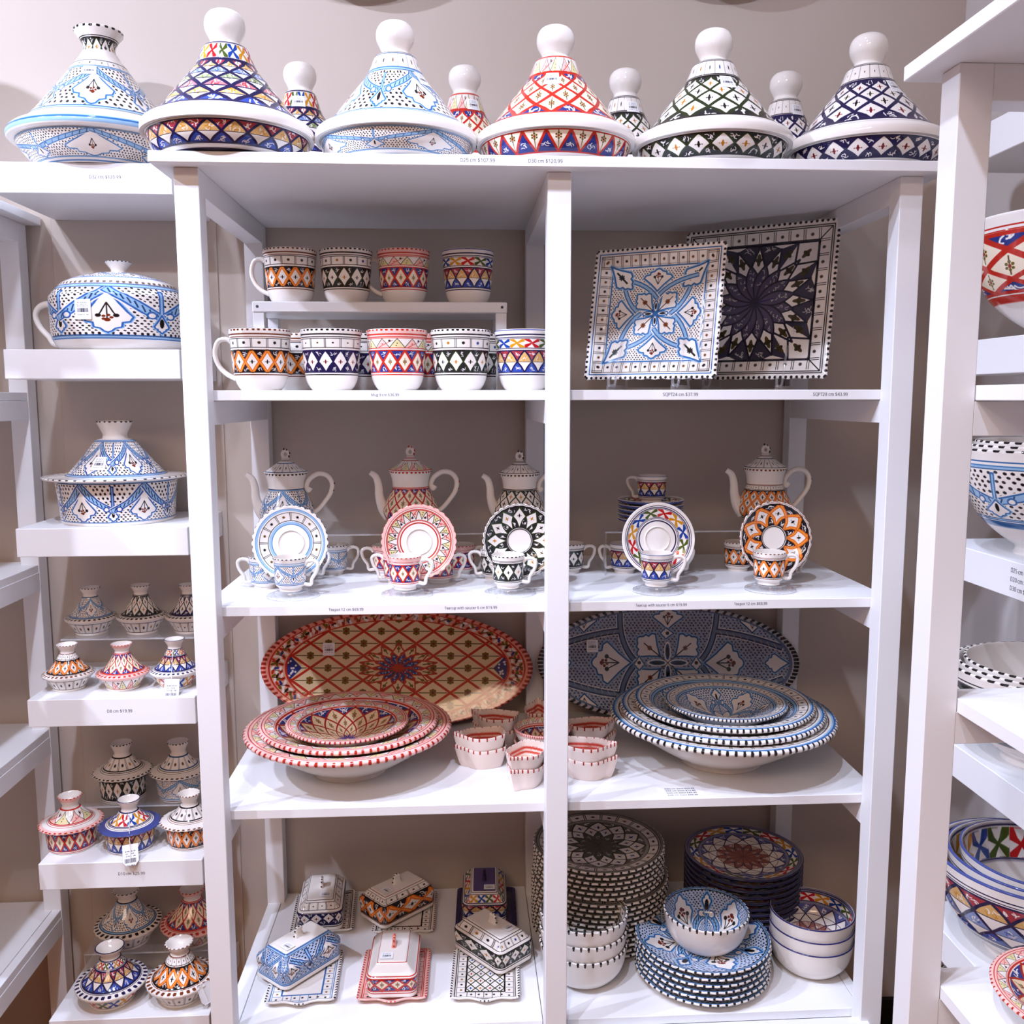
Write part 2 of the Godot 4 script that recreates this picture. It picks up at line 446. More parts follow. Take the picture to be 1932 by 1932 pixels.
		"bigbowl":
			un = 3.0
			cv = Cv.new(384, 320, CREAM)
			if pal == "multi": cv.rect(0, 14, INDIGO.lightened(0.15))
			elif pal != "red": ticks(cv, 4, 14, 14, BLACK, 0.3)
			cv.rect(44, 49, e if pal != "blue" else BLUE); cv.rect(56, 59, e if pal != "blue" else PALE)
			main_band(cv, pal, 66, 212, 3 if pal != "multi" else 5, 4 if pal != "multi" else 3)
			cv.rect(222, 227, e if pal != "blue" else BLUE)
			cv.rect(286, 319, CREAM)
			if pal == "multi": pinwheel(cv, 268, 300, 6)
	M[key] = glaze(cv.done(), un)
	return M[key]

func sheet(key: String, w: int, h: int, draw: Callable) -> StandardMaterial3D:
	# a flat painted face
	if not M.has(key):
		rng.seed = hash(key)
		var cv := Cv.new(w, h, CREAM, false)
		draw.call(cv)
		M[key] = glaze(cv.done())
	return M[key]

# ------------------------------------------------------------------ geometry
func smooth_profile(pr: Array, sub: int, signed := false) -> Array:
	# splits at repeated points (sharp corners) and rounds what lies between
	var runs := []
	var run := [pr[0]]
	for i in range(1, pr.size()):
		if absf(pr[i].x - pr[i - 1].x) < 1e-7 and absf(pr[i].y - pr[i - 1].y) < 1e-7:
			runs.append(run); run = [pr[i]]
		else:
			run.append(pr[i])
	runs.append(run)
	var out := []
	for r in runs:
		if r.size() < 3 or sub < 2:
			out.append(r); continue
		var q := []
		for i in r.size() - 1:
			var a: Vector3 = r[maxi(i - 1, 0)]; var b: Vector3 = r[i]; var c: Vector3 = r[i + 1]; var d: Vector3 = r[mini(i + 2, r.size() - 1)]
			for k in sub:
				var f := float(k) / sub
				var v := b.cubic_interpolate(c, a, d, f)
				v.z = lerpf(b.z, c.z, f)
				if not signed: v.x = maxf(v.x, 0.0)
				q.append(v)
		q.append(r[r.size() - 1])
		out.append(q)
	return out

func grid(runs: Array, seg: int, ring_at: Callable, rx := 1.0) -> ArrayMesh:
	# ring_at(profile point, k) -> [position, outward] ; profile normals from the run's tangent
	var vs := PackedVector3Array(); var ns := PackedVector3Array(); var uv := PackedVector2Array(); var ix := PackedInt32Array()
	for r in runs:
		var base := vs.size(); var n: int = r.size()
		for i in n:
			var t: Vector3 = r[mini(i + 1, n - 1)] - r[maxi(i - 1, 0)]
			var nr := t.y; var ny := -t.x * rx
			var l := sqrt(nr * nr + ny * ny)
			if l < 1e-9: nr = 0.0; ny = 1.0; l = 1.0
			for k in seg + 1:
				var a: Array = ring_at.call(r[i], k)
				vs.append(a[0]); ns.append((a[1] * (nr / l) + Vector3(0, ny / l, 0)).normalized()); uv.append(Vector2(a[2], r[i].z))
		for i in n - 1:
			for k in seg:
				var a := base + i * (seg + 1) + k; var b := a + seg + 1
				ix.append_array(PackedInt32Array([a, a + 1, b, a + 1, b + 1, b]))
	var arr := []
	arr.resize(Mesh.ARRAY_MAX)
	arr[Mesh.ARRAY_VERTEX] = vs; arr[Mesh.ARRAY_NORMAL] = ns; arr[Mesh.ARRAY_TEX_UV] = uv; arr[Mesh.ARRAY_INDEX] = ix
	var m := ArrayMesh.new()
	m.add_surface_from_arrays(Mesh.PRIMITIVE_TRIANGLES, arr)
	return m

func lathe(pr: Array, o := {}) -> ArrayMesh:
	# pr: Vector3(radius, height, v); from the bottom centre up the outside and down the inside
	var seg: int = o.get("seg", 72)
	var sx: float = o.get("sx", 1.0); var sz: float = o.get("sz", 1.0)
	var sn: int = o.get("sn", 0); var sa: float = o.get("sa", 0.03); var y0: float = o.get("y0", -9.0); var r0: float = o.get("r0", 0.0)
	if sn: seg = maxi(seg, mini(sn * 4, 240))
	return grid(smooth_profile(pr, o.get("sub", 3)), seg, func(p: Vector3, k: int) -> Array:
		var th := TAU * k / seg
		var rr := p.x
		if sn and p.y >= y0 and p.x >= r0: rr *= 1.0 + sa * cos(sn * th)
		return [Vector3(cos(th) * rr * sx, p.y, sin(th) * rr * sz), Vector3(cos(th) / sx, 0, sin(th) / sz).normalized(), 1.0 - float(k) / seg])

func loft(pr: Array, outline: PackedVector2Array, o := {}) -> ArrayMesh:
	# pr: Vector3(scale, height, v) on a closed outline in x, z; planar texture coordinates when o.planar gives the half size
	var n := outline.size()
	var area := 0.0
	for i in n: area += outline[i].cross(outline[(i + 1) % n])
	if area < 0: outline.reverse()
	var nor := PackedVector2Array()
	var size := 0.0
	for i in n:
		var t := outline[(i + 1) % n] - outline[(i + n - 1) % n]
		nor.append(Vector2(t.y, -t.x).normalized())
		size += outline[i].length() / n
	var inset: bool = o.get("inset", false)
	var runs := smooth_profile(pr, o.get("sub", 2), inset)
	var rr: Array = o.get("rr", [])
	var lift: float = o.get("lift", 0.0)
	var here := [outline, -99.0]
	var m := grid(runs, n, func(p: Vector3, k: int) -> Array:
		var q := outline[k % n]; var d := nor[k % n]
		if rr.size() and p.x > -9.0:
			if p.x != here[1]:
				here[0] = rrect(rr[0] + p.x, rr[1] + p.x, maxf(rr[2] + p.x, .003), rr[3], rr[4]); here[1] = p.x
			return [Vector3(here[0][k % n].x, p.y, here[0][k % n].y), Vector3(d.x, 0, d.y), float(k) / n]
		var s := q * p.x if not inset else q + d * p.x
		if inset and p.x < -9.0: s = Vector2.ZERO
		return [Vector3(s.x, p.y * (1.0 + lift * pow(absf(q.x) / .06, 2.0)), s.y), Vector3(d.x, 0, d.y), float(k) / n], 1.0 if inset else size)
	if o.has("planar"):
		var h: Vector2 = o.planar
		var arr := m.surface_get_arrays(0)
		var vs: PackedVector3Array = arr[Mesh.ARRAY_VERTEX]
		var old: PackedVector2Array = arr[Mesh.ARRAY_TEX_UV]
		var uv := PackedVector2Array()
		for i in vs.size():
			uv.append(Vector2(vs[i].x / h.x * 0.5 + 0.5, vs[i].z / h.y * 0.5 + 0.5) if old[i].y < 0.5 else Vector2(0.004, 0.004))
		arr[Mesh.ARRAY_TEX_UV] = uv
		m = ArrayMesh.new()
		m.add_surface_from_arrays(Mesh.PRIMITIVE_TRIANGLES, arr)
	return m

func rrect(a: float, b: float, r: float, cs := 6, es := 8) -> PackedVector2Array:
	var p := PackedVector2Array()
	var c := [Vector2(a - r, b - r), Vector2(-a + r, b - r), Vector2(-a + r, -b + r), Vector2(a - r, -b + r)]
	for i in 4:
		for k in cs + 1:
			p.append(c[i] + Vector2.from_angle(PI / 2 * i + PI / 2 * k / cs) * r)
		var q: Vector2 = c[(i + 1) % 4] + Vector2.from_angle(PI / 2 * (i + 1)) * r
		var s := p[p.size() - 1]
		for k in range(1, es): p.append(s.lerp(q, float(k) / es))
	return p

func tube(pts: Array, rad: Array, sides := 10, sub := 5, flatten := 1.0) -> ArrayMesh:
	var c := PackedVector3Array(); var rr := PackedFloat32Array()
	for i in pts.size() - 1:
		for k in sub:
			var f := float(k) / sub
			c.append((pts[i] as Vector3).cubic_interpolate(pts[i + 1], pts[maxi(i - 1, 0)], pts[mini(i + 2, pts.size() - 1)], f))
			rr.append(lerpf(rad[mini(i, rad.size() - 1)], rad[mini(i + 1, rad.size() - 1)], f))
	c.append(pts[pts.size() - 1]); rr.append(rad[rad.size() - 1])
	var vs := PackedVector3Array(); var ns := PackedVector3Array(); var uv := PackedVector2Array(); var ix := PackedInt32Array()
	var up := Vector3(0, 0, 1)
	for i in c.size():
		var t := (c[mini(i + 1, c.size() - 1)] - c[maxi(i - 1, 0)]).normalized()
		if absf(t.dot(up)) > 0.95: up = Vector3(1, 0, 0)
		var s := (up - t * up.dot(t)).normalized(); var b := t.cross(s)
		for k in sides + 1:
			var a := TAU * k / sides
			var d := s * cos(a) * flatten + b * sin(a)
			vs.append(c[i] + d * rr[i]); ns.append((s * cos(a) / flatten + b * sin(a)).normalized()); uv.append(Vector2(0.5, 0.98))
	for i in c.size() - 1:
		for k in sides:
			var a := i * (sides + 1) + k; var b := a + sides + 1
			ix.append_array(PackedInt32Array([a, b, a + 1, a + 1, b, b + 1]))
	for e in [0, c.size() - 1]:
		var m0 := vs.size()
		vs.append(c[e]); ns.append((c[e] - c[1 if e == 0 else e - 1]).normalized()); uv.append(Vector2(0.5, 0.98))
		for k in sides:
			ix.append_array(PackedInt32Array([m0, e * (sides + 1) + k, e * (sides + 1) + k + 1]) if e == 0 else PackedInt32Array([m0, e * (sides + 1) + k + 1, e * (sides + 1) + k]))
	var arr := []
	arr.resize(Mesh.ARRAY_MAX)
	arr[Mesh.ARRAY_VERTEX] = vs; arr[Mesh.ARRAY_NORMAL] = ns; arr[Mesh.ARRAY_TEX_UV] = uv; arr[Mesh.ARRAY_INDEX] = ix
	var m := ArrayMesh.new()
	m.add_surface_from_arrays(Mesh.PRIMITIVE_TRIANGLES, arr)
	return m

func cbox(lo: Vector3, hi: Vector3, c := 0.0015) -> ArrayMesh:
	# a board with chamfered edges
	var st := SurfaceTool.new()
	st.begin(Mesh.PRIMITIVE_TRIANGLES)
	var m := (lo + hi) / 2; var h := (hi - lo) / 2
	c = minf(c, minf(h.x, minf(h.y, h.z)) * 0.45)
	var corner := func(s: Vector3, ax: int) -> Vector3:
		var v := Vector3(s.x * (h.x - c), s.y * (h.y - c), s.z * (h.z - c))
		v[ax] = s[ax] * h[ax]
		return m + v
	var face := func(p: Array) -> void:
		var nn: Vector3 = (p[1] - p[0]).cross(p[2] - p[0]).normalized()
		var mid := Vector3.ZERO
		for q in p: mid += q
		if nn.dot(mid / p.size() - m) < 0:
			p.reverse()
			nn = -nn
		for i in range(1, p.size() - 1):
			for q in [p[0], p[i + 1], p[i]]:
				st.set_normal(nn); st.set_uv(Vector2(q.x + q.z, q.y)); st.add_vertex(q)
	for ax in 3:
		var u := (ax + 1) % 3; var v := (ax + 2) % 3
		for s in [-1.0, 1.0]:
			var p := []
			for k in [[-1, -1], [1, -1], [1, 1], [-1, 1]]:
				var q := Vector3.ZERO
				q[ax] = s; q[u] = k[0]; q[v] = k[1]
				p.append(corner.call(q, ax))
			face.call(p)
		for k in [[-1, -1], [1, -1], [1, 1], [-1, 1]]:
			var a := Vector3.ZERO; var b := Vector3.ZERO
			a[u] = k[0]; a[v] = k[1]; a[ax] = -1; b = a; b[ax] = 1
			face.call([corner.call(a, u), corner.call(b, u), corner.call(b, v), corner.call(a, v)])
	for sx in [-1, 1]:
		for sy in [-1, 1]:
			for sz in [-1, 1]:
				var s := Vector3(sx, sy, sz)
				face.call([corner.call(s, 0), corner.call(s, 1), corner.call(s, 2)])
	return st.commit()

# ------------------------------------------------------------------ nodes
func numbered(n: String) -> String:
	taken[n] = taken.get(n, -1) + 1
	return n if taken[n] == 0 else "%s_%03d" % [n, taken[n]]

func obj(called: String, mesh: Mesh, m: Material, parent: Node = self) -> MeshInstance3D:
	var o := MeshInstance3D.new()
	o.name = numbered(called) if parent == self else called
	o.mesh = mesh
	o.material_override = m
	parent.add_child(o, true)
	return o

func thing(called: String, label: String, category: String, at := Vector3.ZERO, turn := 0.0, group := "") -> Node3D:
	var o := Node3D.new()
	o.name = numbered(called)
	add_child(o)
	o.position = at; o.rotation.y = turn
	o.set_meta("label", label); o.set_meta("category", category)
	if group: o.set_meta("group", group)
	return o

func copy(src: Node3D, label: String, at: Vector3, turn := 0.0) -> Node3D:
	var r: Node3D = src.duplicate()
	r.name = numbered(str(src.name).rstrip("0123456789").rstrip("_"))
	add_child(r)
	r.position = at; r.rotation.y = turn
	r.set_meta("label", label)
	return r

func struct(called: String, mesh: Mesh, m: Material) -> MeshInstance3D:
	var o := obj(called, mesh, m)
	o.set_meta("kind", "structure")
	return o

func cached(key: String, make: Callable) -> Mesh:
	if not mesh_cache.has(key): mesh_cache[key] = make.call()
	return mesh_cache[key]

func sc(pr: Array, R: float, H: float) -> Array:
	var o := []
	for p in pr: o.append(Vector3(p.x * R, p.y * H, p.z))
	return o

func V(a: float, b: float, c: float) -> Vector3:
	return Vector3(a, b, c)

# a price sticker glued to a cone between two heights, centred on the angle th
func sticker(parent: Node, th: float, r0: float, y0: float, r1: float, y1: float, wide: float) -> void:
	var vs := PackedVector3Array(); var uv := PackedVector2Array(); var ix := PackedInt32Array(); var ns := PackedVector3Array()
	for layer in 1:
		for i in 3:
			for k in 7:
				var f := i / 2.0; var r := lerpf(r0, r1, f) + 0.0008
				var a := th + (k / 6.0 - 0.5) * wide / ((r0 + r1) / 2)
				vs.append(Vector3(cos(a) * r, lerpf(y0, y1, f), sin(a) * r)); uv.append(Vector2(1.0 - k / 6.0, 1.0 - f))
				ns.append(Vector3(cos(a), (r0 - r1) / maxf(0.001, y1 - y0), sin(a)).normalized())
	for i in 2:
		for k in 6:
			var a := i * 7 + k
			ix.append_array(PackedInt32Array([a, a + 1, a + 7, a + 1, a + 8, a + 7]))
	var arr := []
	arr.resize(Mesh.ARRAY_MAX)
	arr[Mesh.ARRAY_VERTEX] = vs; arr[Mesh.ARRAY_NORMAL] = ns; arr[Mesh.ARRAY_TEX_UV] = uv; arr[Mesh.ARRAY_INDEX] = ix
	var m := ArrayMesh.new()
	m.add_surface_from_arrays(Mesh.PRIMITIVE_TRIANGLES, arr)
	var o := obj("price_sticker", m, sticker_mat(), parent)
	o.set_meta("label", "small white price sticker with a barcode")

func sticker_mat() -> StandardMaterial3D:
	return sheet("sticker", 96, 112, func(cv: Cv) -> void:
		cv.rect(0, 112, Color(0.96, 0.96, 0.97))
		rng.seed = 5
		for y in [16, 26, 36, 84]:
			for x in range(16, 80, 6):
				if rng.randf() < 0.8: cv.box(x, y, x + rng.randf_range(2, 5), y + 4, Color(0.35, 0.35, 0.4))
		for x in range(16, 80, 3):
			cv.box(x, 50, x + rng.randf_range(0.8, 2.4), 72, Color(0.12, 0.12, 0.15)))

func flat_sticker(parent: Node, at: Vector3, wide: float, long: float, turn := 0.0, tilt := 0.0) -> void:
	var m := QuadMesh.new()
	m.size = Vector2(wide, long)
	var o := obj("price_sticker", m, sticker_mat(), parent)
	o.position = at
	o.basis = Basis(Vector3.UP, turn) * Basis(Vector3.RIGHT, -PI / 2 + tilt)
	o.set_meta("label", "small white price sticker with a barcode")

func price_tag(parent: Node, at: Vector3, from: Vector3, turn: float, lean: float, plain := false) -> void:
	# a white card on a loop of string
	var out := PackedVector2Array([V2(-0.016, 0), V2(0.016, 0), V2(0.016, 0.036), V2(0.009, 0.045), V2(-0.009, 0.045), V2(-0.016, 0.036)])
	var card := obj("price_tag", loft([V(1, -0.0004, 0), V(1, -0.0004, 0), V(1, 0.0004, 0), V(1, 0.0004, 0), V(0, 0.0004, 0)], out, {"planar": Vector2(0.024, 0.052)}), flat(Color(0.95, 0.95, 0.96), 0.6) if plain else tag_mat(), parent)
	card.position = at
	card.basis = Basis(Vector3.UP, turn) * Basis(Vector3.RIGHT, PI / 2 - lean) * Basis(Vector3.RIGHT, PI) * Basis(Vector3.UP, PI)
	card.set_meta("label", "white price tag on a string")
	var hole := card.transform * Vector3(0, 0, 0.040)
	obj("string", tube([hole, hole.lerp(from, 0.5) + Vector3(0, 0.006, 0.008), from], [0.0007], 6, 5), flat(Color(0.9, 0.88, 0.85), 0.8), parent)

func V2(a: float, b: float) -> Vector2:
	return Vector2(a, b)

func tag_mat() -> StandardMaterial3D:
	return sheet("tag", 96, 208, func(cv: Cv) -> void:
		cv.rect(0, 208, Color(0.96, 0.96, 0.97))
		rng.seed = 8
		for y in [132, 142, 152, 190]:
			for x in range(28, 70, 6):
				if rng.randf() < 0.8: cv.box(x, y, x + rng.randf_range(2, 5), y + 4, Color(0.35, 0.35, 0.4))
		for x in range(26, 72, 3):
			cv.box(x, 164, x + rng.randf_range(0.8, 2.2), 182, Color(0.12, 0.12, 0.15)))

func print_on(parent: Node, text: String, at: Vector3, height: float, turn := 0.0) -> void:
	var t := TextMesh.new()
	var f := SystemFont.new()
	f.font_names = PackedStringArray(["Droid Sans"])
	t.font = f; t.font_size = 32; t.text = text; t.depth = 0.0003
	t.pixel_size = height / 24.0
	t.curve_step = 2.0
	var o := obj("price_label", t, M.ink, parent)
	o.position = at; o.rotation.y = turn
	o.set_meta("label", "printed price: " + text)

# ------------------------------------------------------------------ vessels
func make_mug(pal: String, kind: String, label: String, at: Vector3, R: float, H: float, turn: float, group: String) -> Node3D:
	var t := thing("mug" if kind == "mug" else "teacup", label, "mug" if kind == "mug" else "teacup", at, turn, group)
	var m := vessel(kind, pal)
	var scal := 28 if kind == "mug" else 20
	var body := cached("%s%s%.4f%.4f" % [kind, "" if pal != "multi" else "m", R, H], func() -> Mesh:
		var pr: Array
		if kind == "mug":
			pr = [V(0, .03, .97), V(.54, .03, .97), V(.56, 0, .97), V(.56, 0, .97), V(.62, 0, .97), V(.62, 0, .97), V(.72, .06, .93), V(.81, .15, .86), V(.865, .26, .775), V(.90, .40, .62), V(.94, .65, .37), V(.975, .87, .14), V(1.0, .985, .03), V(.992, 1.0, .015), V(.975, 1.003, .01), V(.975, 1.003, .95), V(.95, .985, .95), V(.915, .7, .95), V(.87, .35, .95), V(.75, .14, .95), V(.45, .07, .95), V(0, .06, .95)]
		else:
			pr = [V(0, .03, .97), V(.58, .03, .97), V(.6, 0, .97), V(.6, 0, .97), V(.66, 0, .97), V(.68, .04, .95), V(.67, .09, .93), V(.80, .14, .87), V(.88, .22, .79), V(.92, .40, .62), V(.93, .65, .37), V(.955, .87, .14), V(1.0, .985, .03), V(.99, 1.0, .015), V(.965, 1.003, .01), V(.965, 1.003, .95), V(.93, .985, .95), V(.88, .7, .95), V(.84, .35, .95), V(.7, .16, .95), V(.4, .10, .95), V(0, .10, .95)]
		return lathe(sc(pr, R, H), {"sn": scal if pal != "multi" else 0, "sa": 0.012, "y0": H * 0.93, "seg": 64}))
	obj("body", body, m, t)
	var hm := cached("%shandle%.4f%.4f" % [kind, R, H], func() -> Mesh:
		if kind == "mug":
			return tube([V(R * .92, H * .80, 0), V(R * 1.12, H * .86, 0), V(R * 1.40, H * .82, 0), V(R * 1.52, H * .62, 0), V(R * 1.40, H * .42, 0), V(R * 1.14, H * .28, 0), V(R * .82, H * .20, 0)], [.0052, .005, .0046, .0044, .0044, .0048, .005], 10, 5, 1.25)
		return tube([V(R * .90, H * .78, 0), V(R * 1.10, H * .88, 0), V(R * 1.45, H * .90, 0), V(R * 1.68, H * .80, 0), V(R * 1.60, H * .58, 0), V(R * 1.32, H * .36, 0), V(R * 1.22, H * .18, 0), V(R * .80, H * .20, 0)], [.0042, .0038, .0036, .0036, .0034, .0034, .0036, .004], 10, 5, 1.2))
	obj("handle", hm, M.cream, t)
	if kind == "cup" and pal != "multi" or kind == "mug" and pal == "orange":
		var st := SurfaceTool.new()
		var s := SphereMesh.new()
		s.radius = .0014 if kind == "cup" else .0018; s.height = s.radius * 2; s.radial_segments = 8; s.rings = 4
		var spots := [V(R * 1.45, H * .955, 0), V(R * 1.62, H * .90, 0), V(R * 1.74, H * .82, 0), V(R * 1.72, H * .68, 0), V(R * 1.62, H * .52, 0), V(R * 1.28, H * .945, 0)] if kind == "cup" else [V(R * 1.20, H * .895, 0), V(R * 1.34, H * .885, 0)]
		for q in spots:
			st.append_from(s, 0, Transform3D(Basis(), q))
		obj("handle_beads", st.commit(), M.bead, t)
	return t

const TAGINE_LID := [[.146, .045, .700], [.1465, .052, .680], [.145, .060, .655], [.139, .066, .635], [.130, .0695, .605], [.1265, .072, .570], [.1127, .085, .515], [.087, .118, .375], [.0585, .153, .185], [.0500, .165, .142], [.0435, .180, .095], [.038, .193, .052], [.034, .1965, .03]]

func tagine_lid(hs: float, rs: float) -> Array:
	var pr := [V(.130 * rs, .045 * hs, .72), V(.146 * rs, .045 * hs, .71)]
	for q in TAGINE_LID: pr.append(V(q[0] * rs, q[1] * hs, q[2]))
	pr.append(V(.034 * rs, .1965 * hs, .02)); pr.append(V(.024 * rs, .199 * hs, .01))
	return pr

func make_tagine(pal: String, label: String, at: Vector3, rs: float, hs: float, turn: float) -> Node3D:
	var t := thing("tagine", label, "tagine", at, turn, "")
	var m := vessel("tagine", pal)
	var k := "%.3f%.3f" % [rs, hs]
	obj("base", cached("tbase" + k, func() -> Mesh:
		return lathe([V(0, .004, .99), V(.085 * rs, .004, .985), V(.088 * rs, 0, .98), V(.088 * rs, 0, .98), V(.098 * rs, 0, .978), V(.104 * rs, .003 * hs, .97), V(.117 * rs, .008 * hs, .955), V(.127 * rs, .018 * hs, .90), V(.133 * rs, .028 * hs, .85), V(.137 * rs, .043 * hs, .78), V(.137 * rs, .0445 * hs, .775), V(.120 * rs, .0445 * hs, .7)], {"seg": 96})), m, t)
	var lid := obj("lid", cached("tlid" + k, func() -> Mesh: return lathe(tagine_lid(hs, rs), {"seg": 96})), m, t)
	obj("knob", cached("tknob" + k, func() -> Mesh:
		var b := .199 * hs; var s := (rs + hs) / 2
		return lathe([V(.030 * s, b - .005, 0), V(.0255 * s, b + .002 * s, 0), V(.0245 * s, b + .006 * s, 0), V(.028 * s, b + .013 * s, 0), V(.033 * s, b + .023 * s, 0), V(.0345 * s, b + .033 * s, 0), V(.0325 * s, b + .044 * s, 0), V(.026 * s, b + .053 * s, 0), V(.014 * s, b + .058 * s, 0), V(0, b + .0592 * s, 0)], {"seg": 48})), M.cream, lid)
	return t

# a flared open neck with a dotted rim, used as the knob of the small lids
func flare(r0: float, r1: float, y0: float, y1: float) -> Array:
	return [V(r0, y0, .14), V(r0 * .92, lerpf(y0, y1, .25), .12), V(lerpf(r0, r1, .45), lerpf(y0, y1, .62), .08), V(r1, lerpf(y0, y1, .93), .035), V(r1 * 1.02, lerpf(y0, y1, .97), .024), V(r1 * .98, y1, .012), V(r1 * .93, y1, .006), V(r1 * .93, y1, .09), V(r1 * .8, lerpf(y0, y1, .85), .10), V(r0 * .62, lerpf(y0, y1, .4), .11), V(0, lerpf(y0, y1, .25), .12)]

func make_mini(pal: String, label: String, at: Vector3, R: float, H: float, turn := 0.0, tall := false) -> Node3D:
	var t := thing("small_tagine", label, "tagine", at, turn, "")
	var m := vessel("mini", pal)
	var k := "%.4f%.4f%s" % [R, H, pal == "multi"]
	obj("base", cached("mbase" + k, func() -> Mesh:
		return lathe(sc([V(0, .02, .98), V(.50, .02, .97), V(.52, 0, .96), V(.52, 0, .96), V(.60, 0, .95), V(.63, .03, .93), V(.62, .05, .90), V(.70, .12, .85), V(.82, .22, .79), V(.88, .29, .74), V(.84, .295, .72)], R, H), {})), m, t)
	var lid := obj("lid", cached("mlid" + k, func() -> Mesh:
		return lathe(sc([V(.85, .285, .66), V(.93, .29, .64), V(.99, .325, .62), V(1.0, .35, .60), V(.98, .375, .58), V(.90, .385, .56), V(.84, .395, .54), V(.84, .395, .54), V(.76, .43, .50), V(.60, .53, .40), V(.44, .66, .29), V(.33, .76, .20), V(.30, .80, .15), V(.27, .81, .145)], R, H), {"sn": 0 if pal == "multi" else 26, "sa": .012, "r0": R * .92})), m, t)
	obj("flared_knob", cached("mflare" + k, func() -> Mesh:
		return lathe(flare(R * .28, R * .40, H * .80, H), {"sn": 0 if pal == "multi" else 14, "sa": .03, "y0": H * .95, "seg": 56})), m, lid)
	return t

func make_pot(pal: String, label: String, at: Vector3, R: float, H: float, turn := 0.0) -> Node3D:
	var t := thing("lidded_pot", label, "pot", at, turn, "")
	var m := vessel("pot", pal)
	var k := "%.4f%.4f" % [R, H]
	obj("base", cached("pbase" + k, func() -> Mesh:
		return lathe(sc([V(0, .02, .99), V(.62, .02, .98), V(.64, 0, .975), V(.64, 0, .975), V(.70, 0, .97), V(.74, .03, .955), V(.77, .15, .87), V(.80, .30, .78), V(.82, .42, .70), V(.76, .43, .68)], R, H), {})), m, t)
	var lid := obj("lid", cached("plid" + k, func() -> Mesh:
		return lathe(sc([V(.76, .43, .66), V(.96, .455, .64), V(1.0, .475, .61), V(.99, .49, .56), V(.92, .505, .51), V(.82, .515, .48), V(.74, .53, .46), V(.70, .545, .44), V(.58, .60, .37), V(.42, .69, .23), V(.32, .76, .17), V(.26, .775, .15)], R, H), {"sn": 26, "sa": .02, "r0": R * .90})), m, t)
	obj("flared_knob", cached("pflare" + k, func() -> Mesh:
		return lathe(flare(R * .27, R * .37, H * .765, H), {"sn": 0 if pal == "multi" else 14, "sa": .03, "y0": H * .95, "seg": 56})), m, lid)
	return t

func make_teapot(pal: String, label: String, at: Vector3, s := 1.0) -> Node3D:
	var t := thing("teapot", label, "teapot", at, 0, "")
	var m := vessel("teapot", pal)
	obj("body", cached("pot_body", func() -> Mesh:
		return lathe([V(0, .003, .99), V(.028, .003, .985), V(.030, 0, .98), V(.030, 0, .98), V(.036, 0, .975), V(.038, .005, .96), V(.036, .010, .945), V(.046, .016, .93), V(.056, .027, .86), V(.0595, .040, .80), V(.056, .056, .70), V(.048, .072, .60), V(.0405, .086, .50), V(.0385, .094, .43), V(.0400, .108, .38), V(.0430, .119, .32), V(.0455, .124, .27), V(.0440, .127, .265), V(.040, .1265, .262)], {"sn": 18, "sa": .012, "y0": .1, "seg": 72})), m, t)
	var lid := obj("lid", cached("pot_lid", func() -> Mesh:
		return lathe([V(.041, .1265, .26), V(.0465, .1275, .25), V(.0465, .130, .24), V(.040, .134, .22), V(.029, .141, .18), V(.018, .149, .14), V(.011, .153, .12), V(.0085, .156, .11), V(.009, .159, .05), V(0, .160, .02)], {"seg": 64})), m, t)
	obj("ring_knob", cached("pot_knob", func() -> Mesh:
		var p := []
		for i in 13: p.append(V(sin(TAU * i / 12) * .0065, .167 - cos(TAU * i / 12) * .0075, 0))
		return tube(p, [.0036], 8, 2)), M.cream, lid)
	obj("spout", cached("pot_spout", func() -> Mesh:
		return tube([V(-.046, .030, 0), V(-.058, .045, 0), V(-.0665, .070, 0), V(-.0685, .095, 0), V(-.074, .114, 0), V(-.086, .1235, 0)], [.016, .013, .010, .0085, .0075, .0055], 12, 5, .85)), M.cream, t)
	obj("handle", cached("pot_handle", func() -> Mesh:
		return tube([V(.052, .095, 0), V(.047, .088, 0), V(.044, .098, 0), V(.050, .112, 0), V(.068, .124, 0), V(.088, .121, 0), V(.099, .105, 0), V(.096, .083, 0), V(.082, .062, 0), V(.068, .046, 0), V(.054, .036, 0)], [.0065, .006, .0058, .0056, .0056, .0056, .0054, .0052, .005, .005, .006], 10, 5, 1.2)), M.cream, t)
	var st := SurfaceTool.new()
	var sp := SphereMesh.new()
	sp.radius = .0022; sp.height = .0044; sp.radial_segments = 8; sp.rings = 4
	for q in [V(.096, .1175, 0), V(.104, .103, 0), V(.102, .088, 0), V(.003, .176, 0), V(.009, .170, 0), V(-.003, .1785, 0), V(.008, .163, .002)]:
		st.append_from(sp, 0, Transform3D(Basis().scaled(V(.8, 1.4, 1.6)), q))
	obj("painted_beads", st.commit(), {"red": M.red_paint, "orange": M.bead}.get(pal, M.bead), t)
	t.scale = Vector3.ONE * s
	return t

func saucer_mesh(pal: String) -> Mesh:
	var plain := pal in ["multi"]
	return cached("saucer" + ("m" if plain else ""), func() -> Mesh:
		return lathe(sc([V(0, .004, .99), V(.42, .004, .99), V(.44, 0, .985), V(.44, 0, .985), V(.50, 0, .98), V(.54, .004, .975), V(.93, .013, .94), V(.985, .0165, .915), V(1.0, .0185, .88), V(.985, .020, .83), V(.95, .0195, .79), V(.85, .0175, .72), V(.70, .013, .57), V(.56, .0095, .44), V(.40, .0075, .36), V(.36, .0075, .33), V(.36, .0075, .33), V(.345, .0095, .31), V(.33, .0095, .29), V(.31, .0070, .26), V(.15, .0065, .12), V(0, .0065, 0)], .0755, 1.0), {"sn": 0 if plain else 30, "sa": .012, "r0": .0755 * .93, "seg": 96}))

